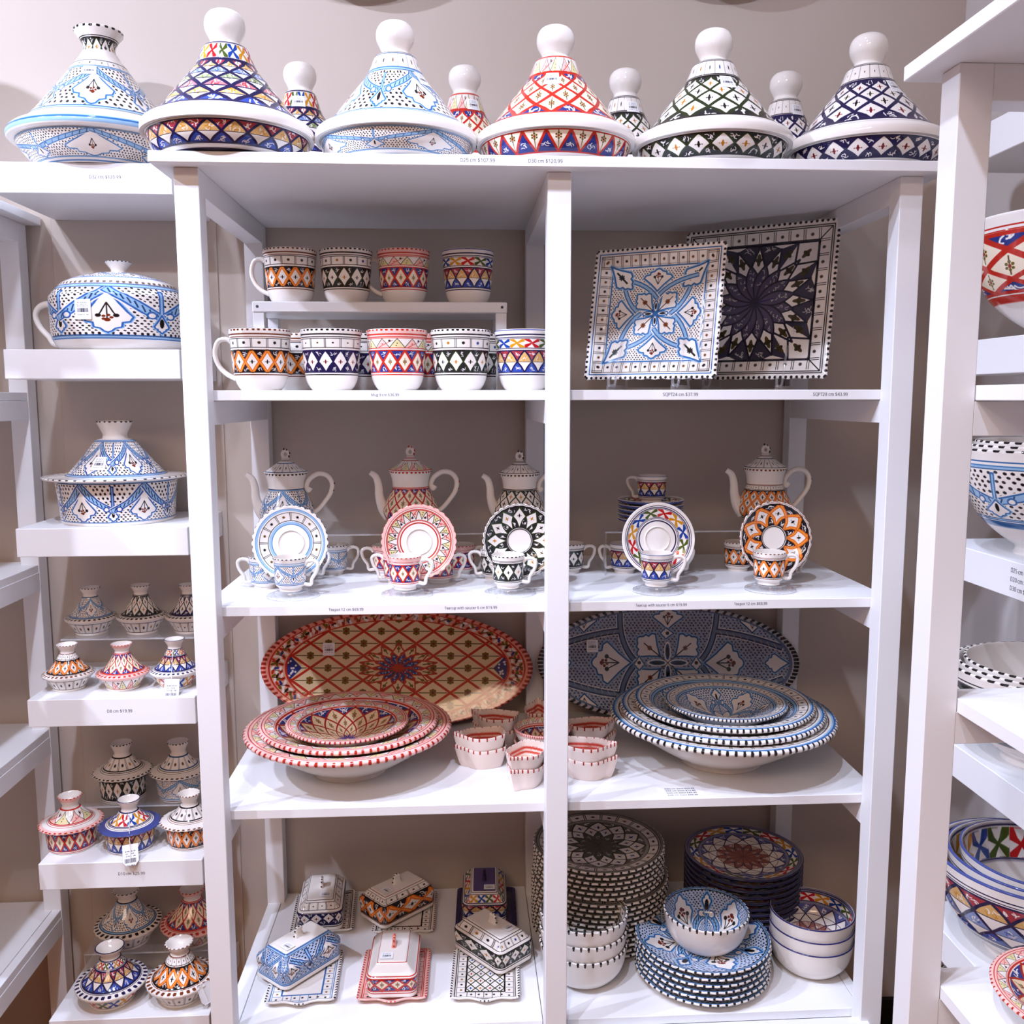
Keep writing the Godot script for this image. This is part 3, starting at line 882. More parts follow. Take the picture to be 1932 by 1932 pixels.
func make_plate(called: String, pal: String, label: String, cat: String, at: Vector3, R: float, turn: float, group: String) -> Node3D:
	var t := thing(called, label, cat, at, turn, group)
	obj("dish", cached("plate%.3f%s" % [R, pal == "multi"], func() -> Mesh:
		return lathe([V(0, .003, .99), V(.48 * R, .003, .99), V(.50 * R, 0, .985), V(.50 * R, 0, .985), V(.56 * R, 0, .98), V(.60 * R, .004, .97), V(.85 * R, .010, .92), V(.985 * R, .0165, .87), V(R, .0195, .835), V(.99 * R, .0215, .79), V(.965 * R, .0215, .765), V(.88 * R, .0190, .70), V(.72 * R, .0140, .58), V(.55 * R, .0095, .44), V(.30 * R, .0080, .24), V(0, .0078, 0)], {"sn": 0 if pal == "multi" else 44, "sa": .006, "r0": R * .95, "seg": 88})), vessel("plate", pal), t)
	return t

func make_bowl(pal: String, label: String, at: Vector3, R: float, H: float, turn: float, group: String) -> Node3D:
	var t := thing("bowl", label, "bowl", at, turn, group)
	obj("dish", cached("bowl%.3f%s" % [R, pal == "multi"], func() -> Mesh:
		return lathe(sc([V(0, .03, .95), V(.46, .03, .95), V(.48, 0, .95), V(.48, 0, .95), V(.55, 0, .94), V(.70, .10, .93), V(.88, .35, .91), V(.96, .65, .89), V(.995, .93, .855), V(1.0, .98, .82), V(.985, 1.0, .80), V(.96, .99, .775), V(.93, .85, .71), V(.88, .55, .58), V(.75, .28, .45), V(.5, .13, .30), V(0, .09, 0)], R, H), {"sn": 0 if pal == "multi" else 34, "sa": .010, "y0": H * .93, "seg": 80})), vessel("bowlin", pal), t)
	return t

func make_nest(pal: String, label: String, at: Vector3, R: float, H: float, turn: float, group: String) -> Node3D:
	var t := thing("wide_bowl", label, "bowl", at, turn, group)
	obj("dish", cached("nest%.3f" % R, func() -> Mesh:
		return lathe(sc([V(0, .05, .95), V(.30, .05, .95), V(.32, 0, .95), V(.32, 0, .95), V(.37, 0, .94), V(.38, .10, .93), V(.55, .30, .92), V(.80, .66, .90), V(.955, .87, .875), V(.99, .90, .86), V(1.0, .945, .83), V(.99, .985, .79), V(.965, 1.0, .775), V(.89, .985, .71), V(.83, .955, .66), V(.78, .89, .61), V(.62, .66, .48), V(.42, .42, .33), V(.2, .28, .16), V(0, .25, 0)], R, H), {"sn": 60, "sa": .004, "r0": R * .97, "seg": 120})), vessel("nest", pal), t)
	return t

func make_big(pal: String, label: String, at: Vector3, R: float, H: float, turn := 0.0, group := "") -> Node3D:
	var t := thing("deep_bowl", label, "bowl", at, turn, group)
	obj("dish", cached("big%.3f%.3f" % [R, H], func() -> Mesh:
		return lathe(sc([V(0, .04, .80), V(.36, .04, .80), V(.38, 0, .79), V(.38, 0, .79), V(.44, 0, .785), V(.42, .07, .77), V(.56, .16, .745), V(.78, .34, .695), V(.90, .55, .45), V(.965, .78, .25), V(.99, .93, .10), V(1.0, .985, .035), V(.99, 1.0, .02), V(.97, 1.0, .01), V(.97, 1.0, .82), V(.955, .97, .825), V(.93, .80, .86), V(.87, .55, .945), V(.76, .36, .965), V(.5, .2, .98), V(0, .14, .99)], R, H), {"sn": 0 if pal in ["multi", "red"] else 56, "sa": .006, "y0": H * .95, "seg": 112})), vessel("bigbowl", pal), t)
	return t

# ---- butter dish: a rectangular tray with scalloped ends and a separate lid
func tray_outline() -> PackedVector2Array:
	var p := rrect(.073, .088, .010, 5, 24)
	for i in p.size():
		if absf(p[i].y) > .0879:
			var f := p[i].x / .063
			var k := sign(p[i].y)
			p[i].y += k * (.010 * pow(maxf(0.0, cos(f * PI * 0.5)), 1.0) + .0035 * cos(f * PI * 2.0) - .0035)
	return p

func make_tray(pal: String, label: String, at: Vector3, turn: float) -> Node3D:
	var t := thing("butter_dish", label, "butter dish", at, turn, "butter dishes on the bottom shelf")
	obj("tray", cached("tray", func() -> Mesh:
		return loft([V(0, .002, 1), V(.80, .002, 1), V(.82, 0, 1), V(.82, 0, 1), V(.86, 0, 1), V(.88, .003, 1), V(.985, .0105, 1), V(.985, .0105, 0), V(1.0, .013, 0), V(.985, .0145, 0), V(.955, .0138, 0), V(.88, .0105, 0), V(.80, .0095, 0), V(0, .0095, 0)], tray_outline(), {"planar": Vector2(.075, .105), "plain": .5})), tray_mat(pal), t)
	return t

func tray_mat(pal: String) -> StandardMaterial3D:
	return sheet("tray" + pal, 256, 352, func(cv: Cv) -> void:
		var e: Color = {"red": REDL, "blue": BLUE, "multi": NAVY}.get(pal, BLACK)
		var tk: Color = {"red": REDL, "multi": NAVY, "orange": Color(0.40, 0.15, 0.08)}.get(pal, BLACK)
		cv.rect(0, 352, {"red": PINK.lightened(0.35), "multi": Color(0.25, 0.22, 0.42)}.get(pal, CREAM))
		for i in 20:
			cv.disc(7, 38 + i * 14.5, 5, 3.5, tk); cv.disc(249, 38 + i * 14.5, 5, 3.5, tk)
		for i in 17:
			var x := 14 + i * 14.2
			var b := 14.0 * sin(i / 16.0 * PI)
			cv.disc(x, 24 - b, 3.5, 6, tk); cv.disc(x, 328 + b, 3.5, 6, tk)
		cv.path(PackedVector2Array([V2(20, 36), V2(236, 36), V2(236, 316), V2(20, 316)]), 3, e, true)
		cv.path(PackedVector2Array([V2(26, 42), V2(230, 42), V2(230, 310), V2(26, 310)]), 2, e, true)
		for s in [28, 200]:
			for i in 9:
				cv.line(V2(s, 44 + i * 30), V2(s + 28, 44 + i * 30), 2.2, e)
				motif(cv, s + 14, 59 + i * 30, 9, "star", Color(0.5, 0.32, 0.14) if (i % 2) else BLACK)
		for s in [44, 280]:
			for i in 5:
				cv.line(V2(64 + i * 30, s), V2(64 + i * 30, s + 28), 2.2, e)
				motif(cv, 79 + i * 27, s + 14, 9, "star", BLACK)
		cv.path(PackedVector2Array([V2(58, 74), V2(198, 74), V2(198, 278), V2(58, 278)]), 6, e if pal != "orange" else BLACK, true)
		if pal in ["green", "multi", "red", "navy"]:
			var lc: Color = {"green": GREEN, "multi": NAVY, "red": REDL, "navy": NAVY}[pal]
			for r in 5:
				for c in 4:
					var m := V2(58 + (c + 0.5) * 35, 74 + (r + 0.5) * 41)
					cv.poly(PackedVector2Array([m + V2(-17, 0), m + V2(0, -20), m + V2(17, 0), m + V2(0, 20)]), CREAM)
					cv.path(PackedVector2Array([m + V2(-17, 0), m + V2(0, -20), m + V2(17, 0), m + V2(0, 20)]), 4, lc, true)
					motif(cv, m.x, m.y, 11, "cross", [Color(0.10, 0.25, 0.60), Color(0.72, 0.45, 0.08), Color(0.60, 0.10, 0.10), BLACK][(r * 3 + c) % 4]))

func lid_mat(pal: String) -> StandardMaterial3D:
	var key := "butter" + pal
	if M.has(key): return M[key]
	rng.seed = hash(key)
	var cv := Cv.new(448, 160, CREAM)
	var e := edge_color(pal)
	cv.rect(4, 7, e if pal != "blue" else BLUE)
	match pal:
		"red": cv.rect(54, 57, REDL); main_band(cv, pal, 66, 128, 7, 2)
		"blue": arab(cv, 14, 132, 4, {"bg": Color(0.66, 0.73, 0.85), "deep": Color(0.10, 0.25, 0.52), "dot": 0.10})
		"multi": pinwheel(cv, 16, 50, 12); main_band(cv, pal, 60, 128, 7, 2); cv.rect(150, 160, Color(0.34, 0.28, 0.50))
		"orange": neck_band(cv, pal, 16, 38, 12); main_band(cv, pal, 46, 132, 6, 2)
		_: neck_band(cv, pal, 16, 48, 11); main_band(cv, pal, 60, 130, 8, 2)
	cv.rect(136, 140, e if pal != "blue" else BLUE)
	M[key] = glaze(cv.done(), 2.0)
	return M[key]

func butter_lid(t: Node3D, pal: String, at: Vector3, turn: float) -> void:
	var lid := obj("lid", cached("butterlid", func() -> Mesh:
		return loft([V(-.006, .002, .97), V(.0015, 0, .95), V(.003, .003, .93), V(.002, .008, .88), V(.0025, .020, .75), V(.004, .033, .55), V(.0045, .040, .43), V(.0025, .045, .36), V(-.002, .048, .32), V(-.009, .055, .20), V(-.0155, .062, .08), V(-.0195, .0655, .02), V(-.0225, .0665, .005), V(-.0225, .0665, .99), V(-10, .0680, .99)], rrect(.049, .077, .014, 6, 10), {"inset": true, "rr": [.049, .077, .014, 6, 10]})), lid_mat(pal), t)
	obj("knob", cached("butterknob", func() -> Mesh:
		return loft([V(1, -.002, 0), V(1.0, 0, 0), V(.72, .008, 0), V(.62, .014, 0), V(.70, .018, 0), V(.5, .022, 0), V(0, .023, 0)], rrect(.0055, .014, .005, 4, 3))), {"red": M.red_knob, "multi": M.navy_paint}.get(pal, M.cream), lid).position = V(0, .067, 0)
	var st := SurfaceTool.new()
	var sp := SphereMesh.new()
	sp.radius = .0022; sp.height = .003; sp.radial_segments = 8; sp.rings = 4
	for z in [-.007, 0.0, .007]: st.append_from(sp, 0, Transform3D(Basis(), V(.0005, .0895 - absf(z) * .25, z)))
	for z in [.0125, .0100]: st.append_from(sp, 0, Transform3D(Basis(), V(0, .068 + (.0135 - z) * 4.0, z)))
	obj("knob_dots", st.commit(), M.red_paint if pal == "red" else M.bead, lid)
	flat_sticker(lid, V(.012 if pal != "red" else -.012, .0686, .040), .026, .022, 0.0)
	lid.position = t.transform.affine_inverse() * at
	lid.rotation.y = turn - t.rotation.y

func petal_outline() -> PackedVector2Array:
	# blunt inner end at -x, wide shoulders and an ogee tip at +x
	var half := [V2(-.050, 0), V2(-.049, .016), V2(-.044, .026), V2(-.025, .033), V2(0, .037), V2(.020, .034), V2(.034, .024), V2(.044, .013), V2(.054, .007), V2(.062, 0)]
	var p := PackedVector2Array()
	for i in half.size() - 1:
		for k in 4:
			p.append(half[i].cubic_interpolate(half[i + 1], half[maxi(i - 1, 0)], half[mini(i + 2, half.size() - 1)], k / 4.0))
	var n := p.size()
	p.append(half[half.size() - 1])
	for i in range(n - 1, 0, -1): p.append(V2(p[i].x, -p[i].y))
	return p

func petal_mat() -> StandardMaterial3D:
	return sheet("petal", 256, 160, func(cv: Cv) -> void:
		cv.rect(0, 160, Color(0.93, 0.86, 0.82))
		var o := petal_outline()
		for k in [[.885, 3.0], [.85, 3.0], [.81, 0.5]]:
			var q := PackedVector2Array()
			for v in o: q.append(V2((v.x * k[0] / .066 * .5 + .5) * 256, (v.y * k[0] / .040 * .5 + .5) * 160))
			if k[0] < .82: cv.poly(q, Color(0.90, 0.82, 0.70))
			cv.path(q, k[1] * .5, REDL, true)
		for i in o.size():
			if i % 3 == 0:
				cv.disc((o[i].x * .982 / .066 * .5 + .5) * 256, (o[i].y * .982 / .040 * .5 + .5) * 160, 3.2, 3.2, REDL.darkened(0.15))
		rng.seed = 4
		for i in 46:
			var x := rng.randf_range(70, 180); var y := rng.randf_range(52, 108)
			cv.disc(x, y, rng.randf_range(3, 8), rng.randf_range(2, 5), [INDIGO, OLIVE, BLACK, REDL, CREAM][i % 5], rng.randf() * 3, 5))

func make_petal(label: String, at: Vector3, turn: float) -> Node3D:
	var t := thing("petal_dish", label, "dish", at, turn, "red petal shaped snack dishes")
	obj("dish", cached("petal", func() -> Mesh:
		return loft([V(0, .003, 1), V(.70, .003, 1), V(.72, 0, 1), V(.72, 0, 1), V(.77, .001, 1), V(.86, .012, 1), V(.95, .028, 1), V(.99, .036, 1), V(.99, .036, 0), V(1.0, .040, 0), V(.985, .0425, 0), V(.95, .042, 0), V(.91, .034, 0), V(.83, .016, 0), V(.74, .0075, 0), V(.6, .006, 0), V(0, .006, 0)], petal_outline(), {"planar": Vector2(.066, .040), "lift": .16})), petal_mat(), t)
	return t

# ------------------------------------------------------------------ furniture
const PW := 0.0421
const UW := 1.32
const XC := 0.6434
const S1 := 1.7591
const S2 := 1.3594
const S3 := 0.9614
const S4 := 0.5014
const BT := 2.1563
const NT := [2.210, 1.844, 1.477, 1.110, 0.7425, 0.375]

func make_unit(label: String, at: Vector3, turn: float) -> Node3D:
	# white open shelving unit: origin at the floor below its front left corner, shelves going back along -z
	var t := thing("shelving_unit", label, "shelves", at, turn)
	var w: Material = M.paint
	for x in [0.0, XC, UW - PW]:
		for z in [0.0, -0.517]:
			obj("post", cbox(V(x, 0, z - PW), V(x + PW, 2.1374, z), 0.0012), w, t)
		for y in [2.1376, S1 - .0195, S2 - .0177, S3 - .0187, S4 - .0187]:
			obj("rail", cbox(V(x + .0006, y - .043, -.517), V(x + PW - .0006, y - .0002, -PW), 0.0008), w, t)
	obj("top_board", cbox(V(-.0315, 2.1376, -.566), V(UW + .0315, BT, .0335), 0.0012), w, t)
	for y in [S1, S2, S3]:
		obj("shelf", cbox(V(.002, y - .0188, -.560), V(XC + PW / 2 - .0005, y, -.0430), 0.0010), w, t)
		obj("shelf", cbox(V(XC + PW / 2 + .0005, y - .0188, -.560), V(UW - .002, y, -.0430), 0.0010), w, t)
	for q in [[.002, .0330], [.0345, .6425], [.6440, 1.2960], [1.2975, UW - .002]]:
		obj("bottom_board", cbox(V(q[0], S4 - .0188, -.560), V(q[1], S4, -.0430), 0.0008), w, t)
	obj("bottom_rail", cbox(V(PW, S4 - .090, -.0425), V(UW - PW, S4 - .0195, -.0225), 0.001), w, t)
	obj("drawer_front", cbox(V(.690, .330, -.0200), V(1.2990, S4 + .0020, .0170), 0.006), w, t)
	obj("drawer_front", cbox(V(.040, .300, -.0200), V(.6420, S4 - .0400, .0170), 0.006), w, t)
	return t

func wall_shelf(label: String, lo: Vector3, hi: Vector3) -> Node3D:
	var t := thing("wall_shelf", label, "shelf", V((lo.x + hi.x) / 2, lo.y, (lo.z + hi.z) / 2))
	var c := t.position
	obj("board", cbox(lo - c, hi - c, 0.0012), M.paint, t)
	return t

func riser(label: String, x0: float, x1: float, z0: float, z1: float, y0: float, y1: float, cat := "display stand") -> Node3D:
	# a clear acrylic table: top sheet and two cheeks, with polished edges
	var t := thing("acrylic_riser", label, cat, V((x0 + x1) / 2, y0, (z0 + z1) / 2))
	var a := (x1 - x0) / 2; var b := (z1 - z0) / 2; var h := y1 - y0
	obj("top_sheet", cbox(V(-a, h - .003, -b), V(a, h, b), .0004), M.acrylic, t)
	for s in [-1, 1]:
		obj("cheek", cbox(V(s * a - (.003 if s > 0 else 0.0), 0, -b), V(s * a + (.003 if s < 0 else 0.0), h - .0032, b), .0004), M.acrylic, t)
	obj("polished_edge", cbox(V(-a, h - .0032, b), V(a, h + .0002, b + .0008), .0002), M.acrylic_edge, t)
	return t

func easel(label: String, at: Vector3, turn: float, s: float, lean: float) -> Node3D:
	# clear acrylic plate easel: two side pieces with a lip in front, a cross bar
	var t := thing("plate_easel", label, "display stand", at, turn)
	for x in [-.5, .5]:
		obj("side", tube([V(x * s, .034, .030), V(x * s, .012, .030), V(x * s, .010, .006), V(x * s, .016, -.006), V(x * s, .10, -.022 - .10 * tan(lean)), V(x * s, .003, -.075)], [.0028], 6, 4), M.acrylic, t)
		obj("foot", cbox(V(x * s - .003, 0, -.078), V(x * s + .003, .010, .034), .0005), M.acrylic, t)
	obj("cross_bar", cbox(V(-.5 * s, .001, -.065), V(.5 * s, .006, -.055), .0005), M.acrylic, t)
	return t

func cup_stand(label: String, at: Vector3) -> Node3D:
	# clear cup and saucer stand: an oval foot, a raised ring for the cup, an upright to hold the saucer
	var t := thing("cup_stand", label, "display stand", at, 0, "clear cup and saucer stands")
	obj("foot", cached("cupfoot", func() -> Mesh:
		return lathe([V(0, .0005, 0), V(.046, .0005, 0), V(.049, .001, 0), V(.0505, .003, 0), V(.0495, .005, 0), V(.046, .0058, 0), V(.036, .0062, 0), V(.033, .009, 0), V(.0315, .0125, 0), V(.029, .0128, 0), V(.027, .010, 0), V(0, .0095, 0)], {"seg": 64})), M.acrylic, t)
	obj("upright", cached("cupup", func() -> Mesh:
		return tube([V(-.012, .006, -.040), V(-.012, .010, -.052), V(-.012, .05, -.062), V(-.012, .09, -.075), V(0, .098, -.078), V(.012, .09, -.075), V(.012, .05, -.062), V(.012, .010, -.052), V(.012, .006, -.040)], [.0018], 6, 4)), M.acrylic, t)
	obj("foot_rim", cached("cuprim", func() -> Mesh:
		var p := []
		for i in 25: p.append(V(cos(TAU * i / 24) * .0503, .0032, sin(TAU * i / 24) * .0503))
		return tube(p, [.0011], 6, 2)), M.acrylic_edge, t)
	return t

func lamp(at: Vector3, aim: Vector3, half: float, energy: float, col: Color, label: String) -> void:
	# an unseen ceiling spotlight: plate, stem and a turned head with a glowing lens
	var t := thing("unseen_ceiling_spotlight", label, "lamp", at)
	var d := (aim - at).normalized()
	obj("ceiling_plate", cached("lampplate", func() -> Mesh: return lathe([V(0, -.016, 0), V(.040, -.016, 0), V(.045, -.012, 0), V(.045, 0, 0), V(0, 0, 0)], {"seg": 32, "sub": 1})), M.paint, t)
	obj("stem", tube([V(0, -.012, 0), V(0, -.040, 0), V(0, -.070, 0)], [.008], 10, 2), M.paint, t)
	var q := Basis(Quaternion(Vector3.DOWN, d))
	var head := obj("head", cached("lamphead", func() -> Mesh: return lathe([V(.036, -.095, 0), V(.040, -.096, 0), V(.042, -.090, 0), V(.042, .020, 0), V(.036, .034, 0), V(.020, .040, 0), V(0, .041, 0)], {"seg": 32, "sub": 1})), M.paint, t)
	head.transform = Transform3D(q, V(0, -.100, 0))
	var g := StandardMaterial3D.new()
	g.albedo_color = Color(1, 1, 1); g.emission_enabled = true; g.emission = col; g.emission_energy_multiplier = 8.0
	obj("lamp_lens", cached("lamplens", func() -> Mesh: return lathe([V(0, -.090, 0), V(.036, -.088, 0), V(.036, -.086, 0), V(0, -.086, 0)], {"seg": 32, "sub": 1})), g, head)
	var l := SpotLight3D.new()
	l.name = "spot"
	l.light_energy = energy; l.light_color = col; l.light_size = 0.035
	l.spot_range = 12.0; l.spot_attenuation = 2.0; l.spot_angle = half; l.spot_angle_attenuation = 1.0
	l.shadow_enabled = true
	t.add_child(l)
	l.position = V(0, -.100, 0) + d * .105
	l.basis = Basis.looking_at(d, Vector3.BACK if absf(d.y) > .95 else Vector3.UP)

func panel(at: Vector3, size: Vector2, energy: float, col: Color) -> void:  # added warm fill light that lifts the shelf interiors
	var t := thing("added_fill_panel", "added warm fill light panel on the ceiling behind the viewer", "lamp", at)
	obj("frame", cbox(V(-size.x / 2 - .02, -.030, -size.y / 2 - .02), V(size.x / 2 + .02, 0, size.y / 2 + .02), .003), M.paint, t)
	var g := StandardMaterial3D.new()
	g.albedo_color = Color(1, 1, 1); g.emission_enabled = true; g.emission = col; g.emission_energy_multiplier = 1.2
	obj("fill_diffuser", cbox(V(-size.x / 2, -.034, -size.y / 2), V(size.x / 2, -.0305, size.y / 2), .001), g, t)
	var l := AreaLight3D.new()
	l.name = "added_fill_light"
	l.area_size = size; l.light_energy = energy; l.light_color = col
	l.shadow_enabled = true
	t.add_child(l)
	l.position = V(0, -.040, 0); l.rotation.x = -PI / 2

func ordinal(i: int, n: int) -> String:
	if i == n - 1: return "topmost"
	if i == 0: return "lowest"
	var w := ["second", "third", "fourth", "fifth", "sixth", "seventh", "eighth", "ninth", "tenth", "eleventh", "twelfth", "thirteenth", "fourteenth", "fifteenth", "sixteenth", "seventeenth", "eighteenth"]
	return w[n - 2 - i] + " from top"

# ------------------------------------------------------------------ the scene
func _ready() -> void:
	var cam := Camera3D.new()
	cam.name = "camera"
	cam.fov = 58.01
	cam.position = V(0.4842, 1.7442, 1.67)
	cam.rotation = V(-0.1226, -0.0572, -0.0016)
	add_child(cam)
	var env := Environment.new()
	env.background_mode = Environment.BG_COLOR
	env.background_color = Color(0, 0, 0)
	env.ambient_light_source = Environment.AMBIENT_SOURCE_DISABLED
	env.tonemap_mode = Environment.TONE_MAPPER_LINEAR
	env.tonemap_exposure = 0.88
	env.sdfgi_enabled = true; env.ssao_enabled = true; env.ssil_enabled = true
	var we := WorldEnvironment.new()
	we.name = "environment"
	we.environment = env
	add_child(we)
	M.paint = flat(Color(0.93, 0.93, 0.935), 0.42, 0.4)
	M.wall = flat(Color(0.79, 0.742, 0.70), 0.85, 0.2)
	M.cream = flat(CREAM, 0.10)
	M.bead = flat(Color(0.13, 0.10, 0.09), 0.2)
	M.red_paint = flat(REDL, 0.15)
	M.red_knob = flat(PINK, 0.12)
	M.navy_paint = flat(NAVY, 0.12)
	M.ink = flat(Color(0.30, 0.30, 0.34), 0.8)
	M.steel = flat(Color(0.90, 0.90, 0.91), 0.35)
	M.acrylic = flat(Color(0.93, 0.94, 0.96, 0.10), 0.03)
	M.acrylic.transparency = BaseMaterial3D.TRANSPARENCY_ALPHA
	M.acrylic_edge = flat(Color(0.93, 0.94, 0.96, 0.38), 0.06)
	M.acrylic_edge.transparency = BaseMaterial3D.TRANSPARENCY_ALPHA

	var white := Color(0.85, 0.89, 1.0)  # ceiling spotlights are out of view, placed to light shelves and upper wall
	lamp(V(-1.95, 3.400, 0.75), V(-0.10, 2.30, -0.55), 48.0, 7.0, white, "unseen ceiling spotlight far on the left, turned to the wall above the shelves")
	lamp(V(-0.20, 3.400, 0.34), V(-0.10, 0.10, 0.06), 50.0, 1.2, white, "unseen ceiling spotlight right above the left end of the middle unit")
	lamp(V(0.75, 3.400, 0.34), V(0.70, 0.10, 0.06), 50.0, 0.9, white, "unseen ceiling spotlight right above the right bay of the middle unit")
	lamp(V(-1.20, 3.400, 1.05), V(0.20, 0.60, -0.10), 42.0, 4.6, white, "unseen ceiling spotlight on the left, turned across to the middle unit")
	lamp(V(-0.15, 3.400, 1.20), V(0.20, 0.50, 0.00), 42.0, 4.2, white, "unseen ceiling spotlight in front of the left bay")
	lamp(V(0.45, 3.400, 1.10), V(0.95, 0.50, 0.00), 42.0, 2.6, white, "unseen ceiling spotlight in front of the right bay")
	lamp(V(-1.00, 3.400, 2.60), V(-0.40, 2.78, -0.57), 18.0, 7.0, white, "unseen ceiling spotlight behind the viewer, turned to the left end of the upper wall")
	lamp(V(0.40, 3.400, 2.60), V(0.75, 2.78, -0.57), 18.0, 3.6, white, "unseen ceiling spotlight behind the viewer, turned to the middle of the upper wall")
	panel(V(-0.60, 3.400, 3.20), V2(1.8, 0.9), 6.0, Color(1.0, 0.86, 0.74))

	setting()
	furniture()
	top_row()
	mugs()
	square_plates()
	tea_things()
	platters()
	bottom_left()
	bottom_right()
	niche()
	right_side()

func setting() -> void:
	var W := M.wall as Material
	struct("floor", cbox(V(-2.5, -.1, -.8), V(1.9, 0, 4.4), .001), wood(), )  # unseen floor, warm wood tone picked to bounce warm light up
	struct("ceiling", cbox(V(-2.5, 3.4, -.8), V(1.9, 3.5, 4.4), .001), flat(Color(0.90, 0.89, 0.88), 0.9, 0.2))
	struct("wall_back", cbox(V(-2.5, 0, -.772), V(1.9, 3.4, -.572), .001), W)
	struct("wall_right", cbox(V(1.687, 0, -.572), V(1.9, 3.4, 4.2), .001), flat(Color(0.83, 0.80, 0.785), 0.85, 0.2))
	struct("wall_left", cbox(V(-2.5, 0, -.572), V(-2.3, 3.4, 4.2), .001), W)
	struct("unseen_wall_front", cbox(V(-2.5, 0, 4.2), V(1.9, 3.4, 4.4), .001), flat(Color(0.66, 0.54, 0.45), 0.85, 0.2))  # out of view, tan picked to bounce warm light onto the shelves
	var dark := flat(Color(0.05, 0.045, 0.05), 0.6)
	struct("baseboard_back", cbox(V(-2.3, 0, -.572), V(1.687, .148, -.560), .002), dark)
	struct("baseboard_right", cbox(V(1.675, 0, -.56), V(1.687, .148, 4.2), .002), dark)
	struct("trim_1", cbox(V(-.445, .148, -.572), V(-.073, 2.155, -.566), .001), W)
	struct("trim_2", cbox(V(1.681, .148, -.030), V(1.687, 2.155, .342), .001), W)

func wood() -> StandardMaterial3D:
	var m := flat(Color(0.42, 0.31, 0.22), 0.5)
	var n := FastNoiseLite.new()
	n.seed = 3; n.frequency = 0.02
	var t := NoiseTexture2D.new()
	t.width = 256; t.height = 256; t.seamless = true; t.noise = n
	var g := Gradient.new()
	g.set_color(0, Color(0.52, 0.34, 0.20)); g.set_color(1, Color(0.66, 0.45, 0.28))
	t.color_ramp = g
	m.albedo_color = Color.WHITE
	m.albedo_texture = t
	m.uv1_triplanar = true; m.uv1_world_triplanar = true; m.uv1_scale = V(0.6, 1, 6)
	return m

func furniture() -> void:
	var u := make_unit("white shelving unit in the middle, two bays wide, tagines along its top board", V(0, 0, 0), 0)
	print_on(u, "D25 cm $107.99", V(.520, 2.1470, .0336), .0062)
	print_on(u, "D30 cm $120.99", V(.636, 2.1470, .0336), .0062)
	print_on(u, "Mug 9 cm $36.99", V(.350, S1 - .0085, -.0429), .0050)
	print_on(u, "SQPT24 cm $37.99", V(.897, S1 - .0085, -.0429), .0060)
	print_on(u, "SQPT28 cm $43.99", V(1.182, S1 - .0085, -.0429), .0060)
	print_on(u, "Teapot 12 cm $69.99", V(.270, S2 - .0085, -.0429), .0052)
	print_on(u, "Teacup with saucer 6 cm $19.99", V(.504, S2 - .0085, -.0429), .0052)
	print_on(u, "Teacup with saucer 6 cm $19.99", V(.868, S2 - .0085, -.0429), .0052)
	print_on(u, "Teapot 12 cm $69.99", V(1.042, S2 - .0085, -.0429), .0052)
	var c := obj("price_card", cbox(V(-.045, 0, -.022), V(.045, .0004, .022), .0001), flat(Color(.95, .95, .96), .6), u)
	c.position = V(.922, S3 + .0002, -.076)
	c.set_meta("label", "flat price card printed with four lines")
	for i in 4:
		print_on(u, ["D30 cm bowl $64.99", "D35 cm bowl $74.99", "D40 cm bowl $84.99", "D45 cm bowl $99.99"][i], V(.922, S3 + .0008, -.088 + i * .010), .0050)
		u.get_child(u.get_child_count() - 1).rotation.x = -PI / 2
	print_on(u, "BUTTER DISH $36.99", V(.345, S4 - .0060, -.0429), .0052)
	make_unit("white shelving unit at the left edge, only rear post and side rails in view", V(-1.818, 0, 0), 0)
	var r := make_unit("white shelving unit along the right wall, its tall post nearest the viewer", V(1.0795, 0, .5128), -PI / 2)
	var names := ["top wall shelf on the left carrying the pale blue tagine", "second wall shelf on the left, under the round blue tureen", "third wall shelf on the left, under the brimmed blue casserole", "fourth wall shelf on the left, under six tiny tagines", "fifth wall shelf on the left, under five small lidded pots", "lowest wall shelf on the left, under four small tagines"]
	for i in 6:
		var s := wall_shelf(names[i], V(-.435, NT[i] - .0595, -.565), V(-.085, NT[i], -.280))
		var tx: String = ["D32 cm $120.99", "", "", "D8 cm $19.99", "D10 cm $25.99", ""][i]
		if tx: print_on(s, tx, V([0.045, 0, 0, .016, .022, 0][i], .0320, .1426), .0065)
	var right := ["top wall shelf on the right, high under the board of the right unit", "second wall shelf on the right, under the big red bowl", "third wall shelf on the right, under the deep blue bowl", "fourth wall shelf on the right, under the green lattice bowl", "fifth wall shelf on the right, under the nest of purple rimmed bowls", "lowest wall shelf on the right, under the black rimmed bowl"]
	for i in 6:
		var s := wall_shelf(right[i], V(1.390, NT[i] - .0605, -.020), V(1.681, NT[i], .330))
		if i == 2:
			for k in 3:
				print_on(s, ["D25 cm $57.99", "D20 cm $40.99", "D30 cm $74.99"][k], V(-.1457, .0460 - k * .0150, .100), .0075, -PI / 2)

func stick_tagine(t: Node3D, th: float, y0: float, y1: float, rs: float, hs: float) -> void:
	var r := func(y: float) -> float:
		for i in TAGINE_LID.size() - 1:
			var a: Array = TAGINE_LID[i]; var b: Array = TAGINE_LID[i + 1]
			if y >= a[1] * hs and y <= b[1] * hs:
				return lerpf(a[0], b[0], (y - a[1] * hs) / (b[1] - a[1]) / hs) * rs
		return .05
	sticker(t.get_node("lid"), th, r.call(y0), y0, r.call(y1), y1, .026)

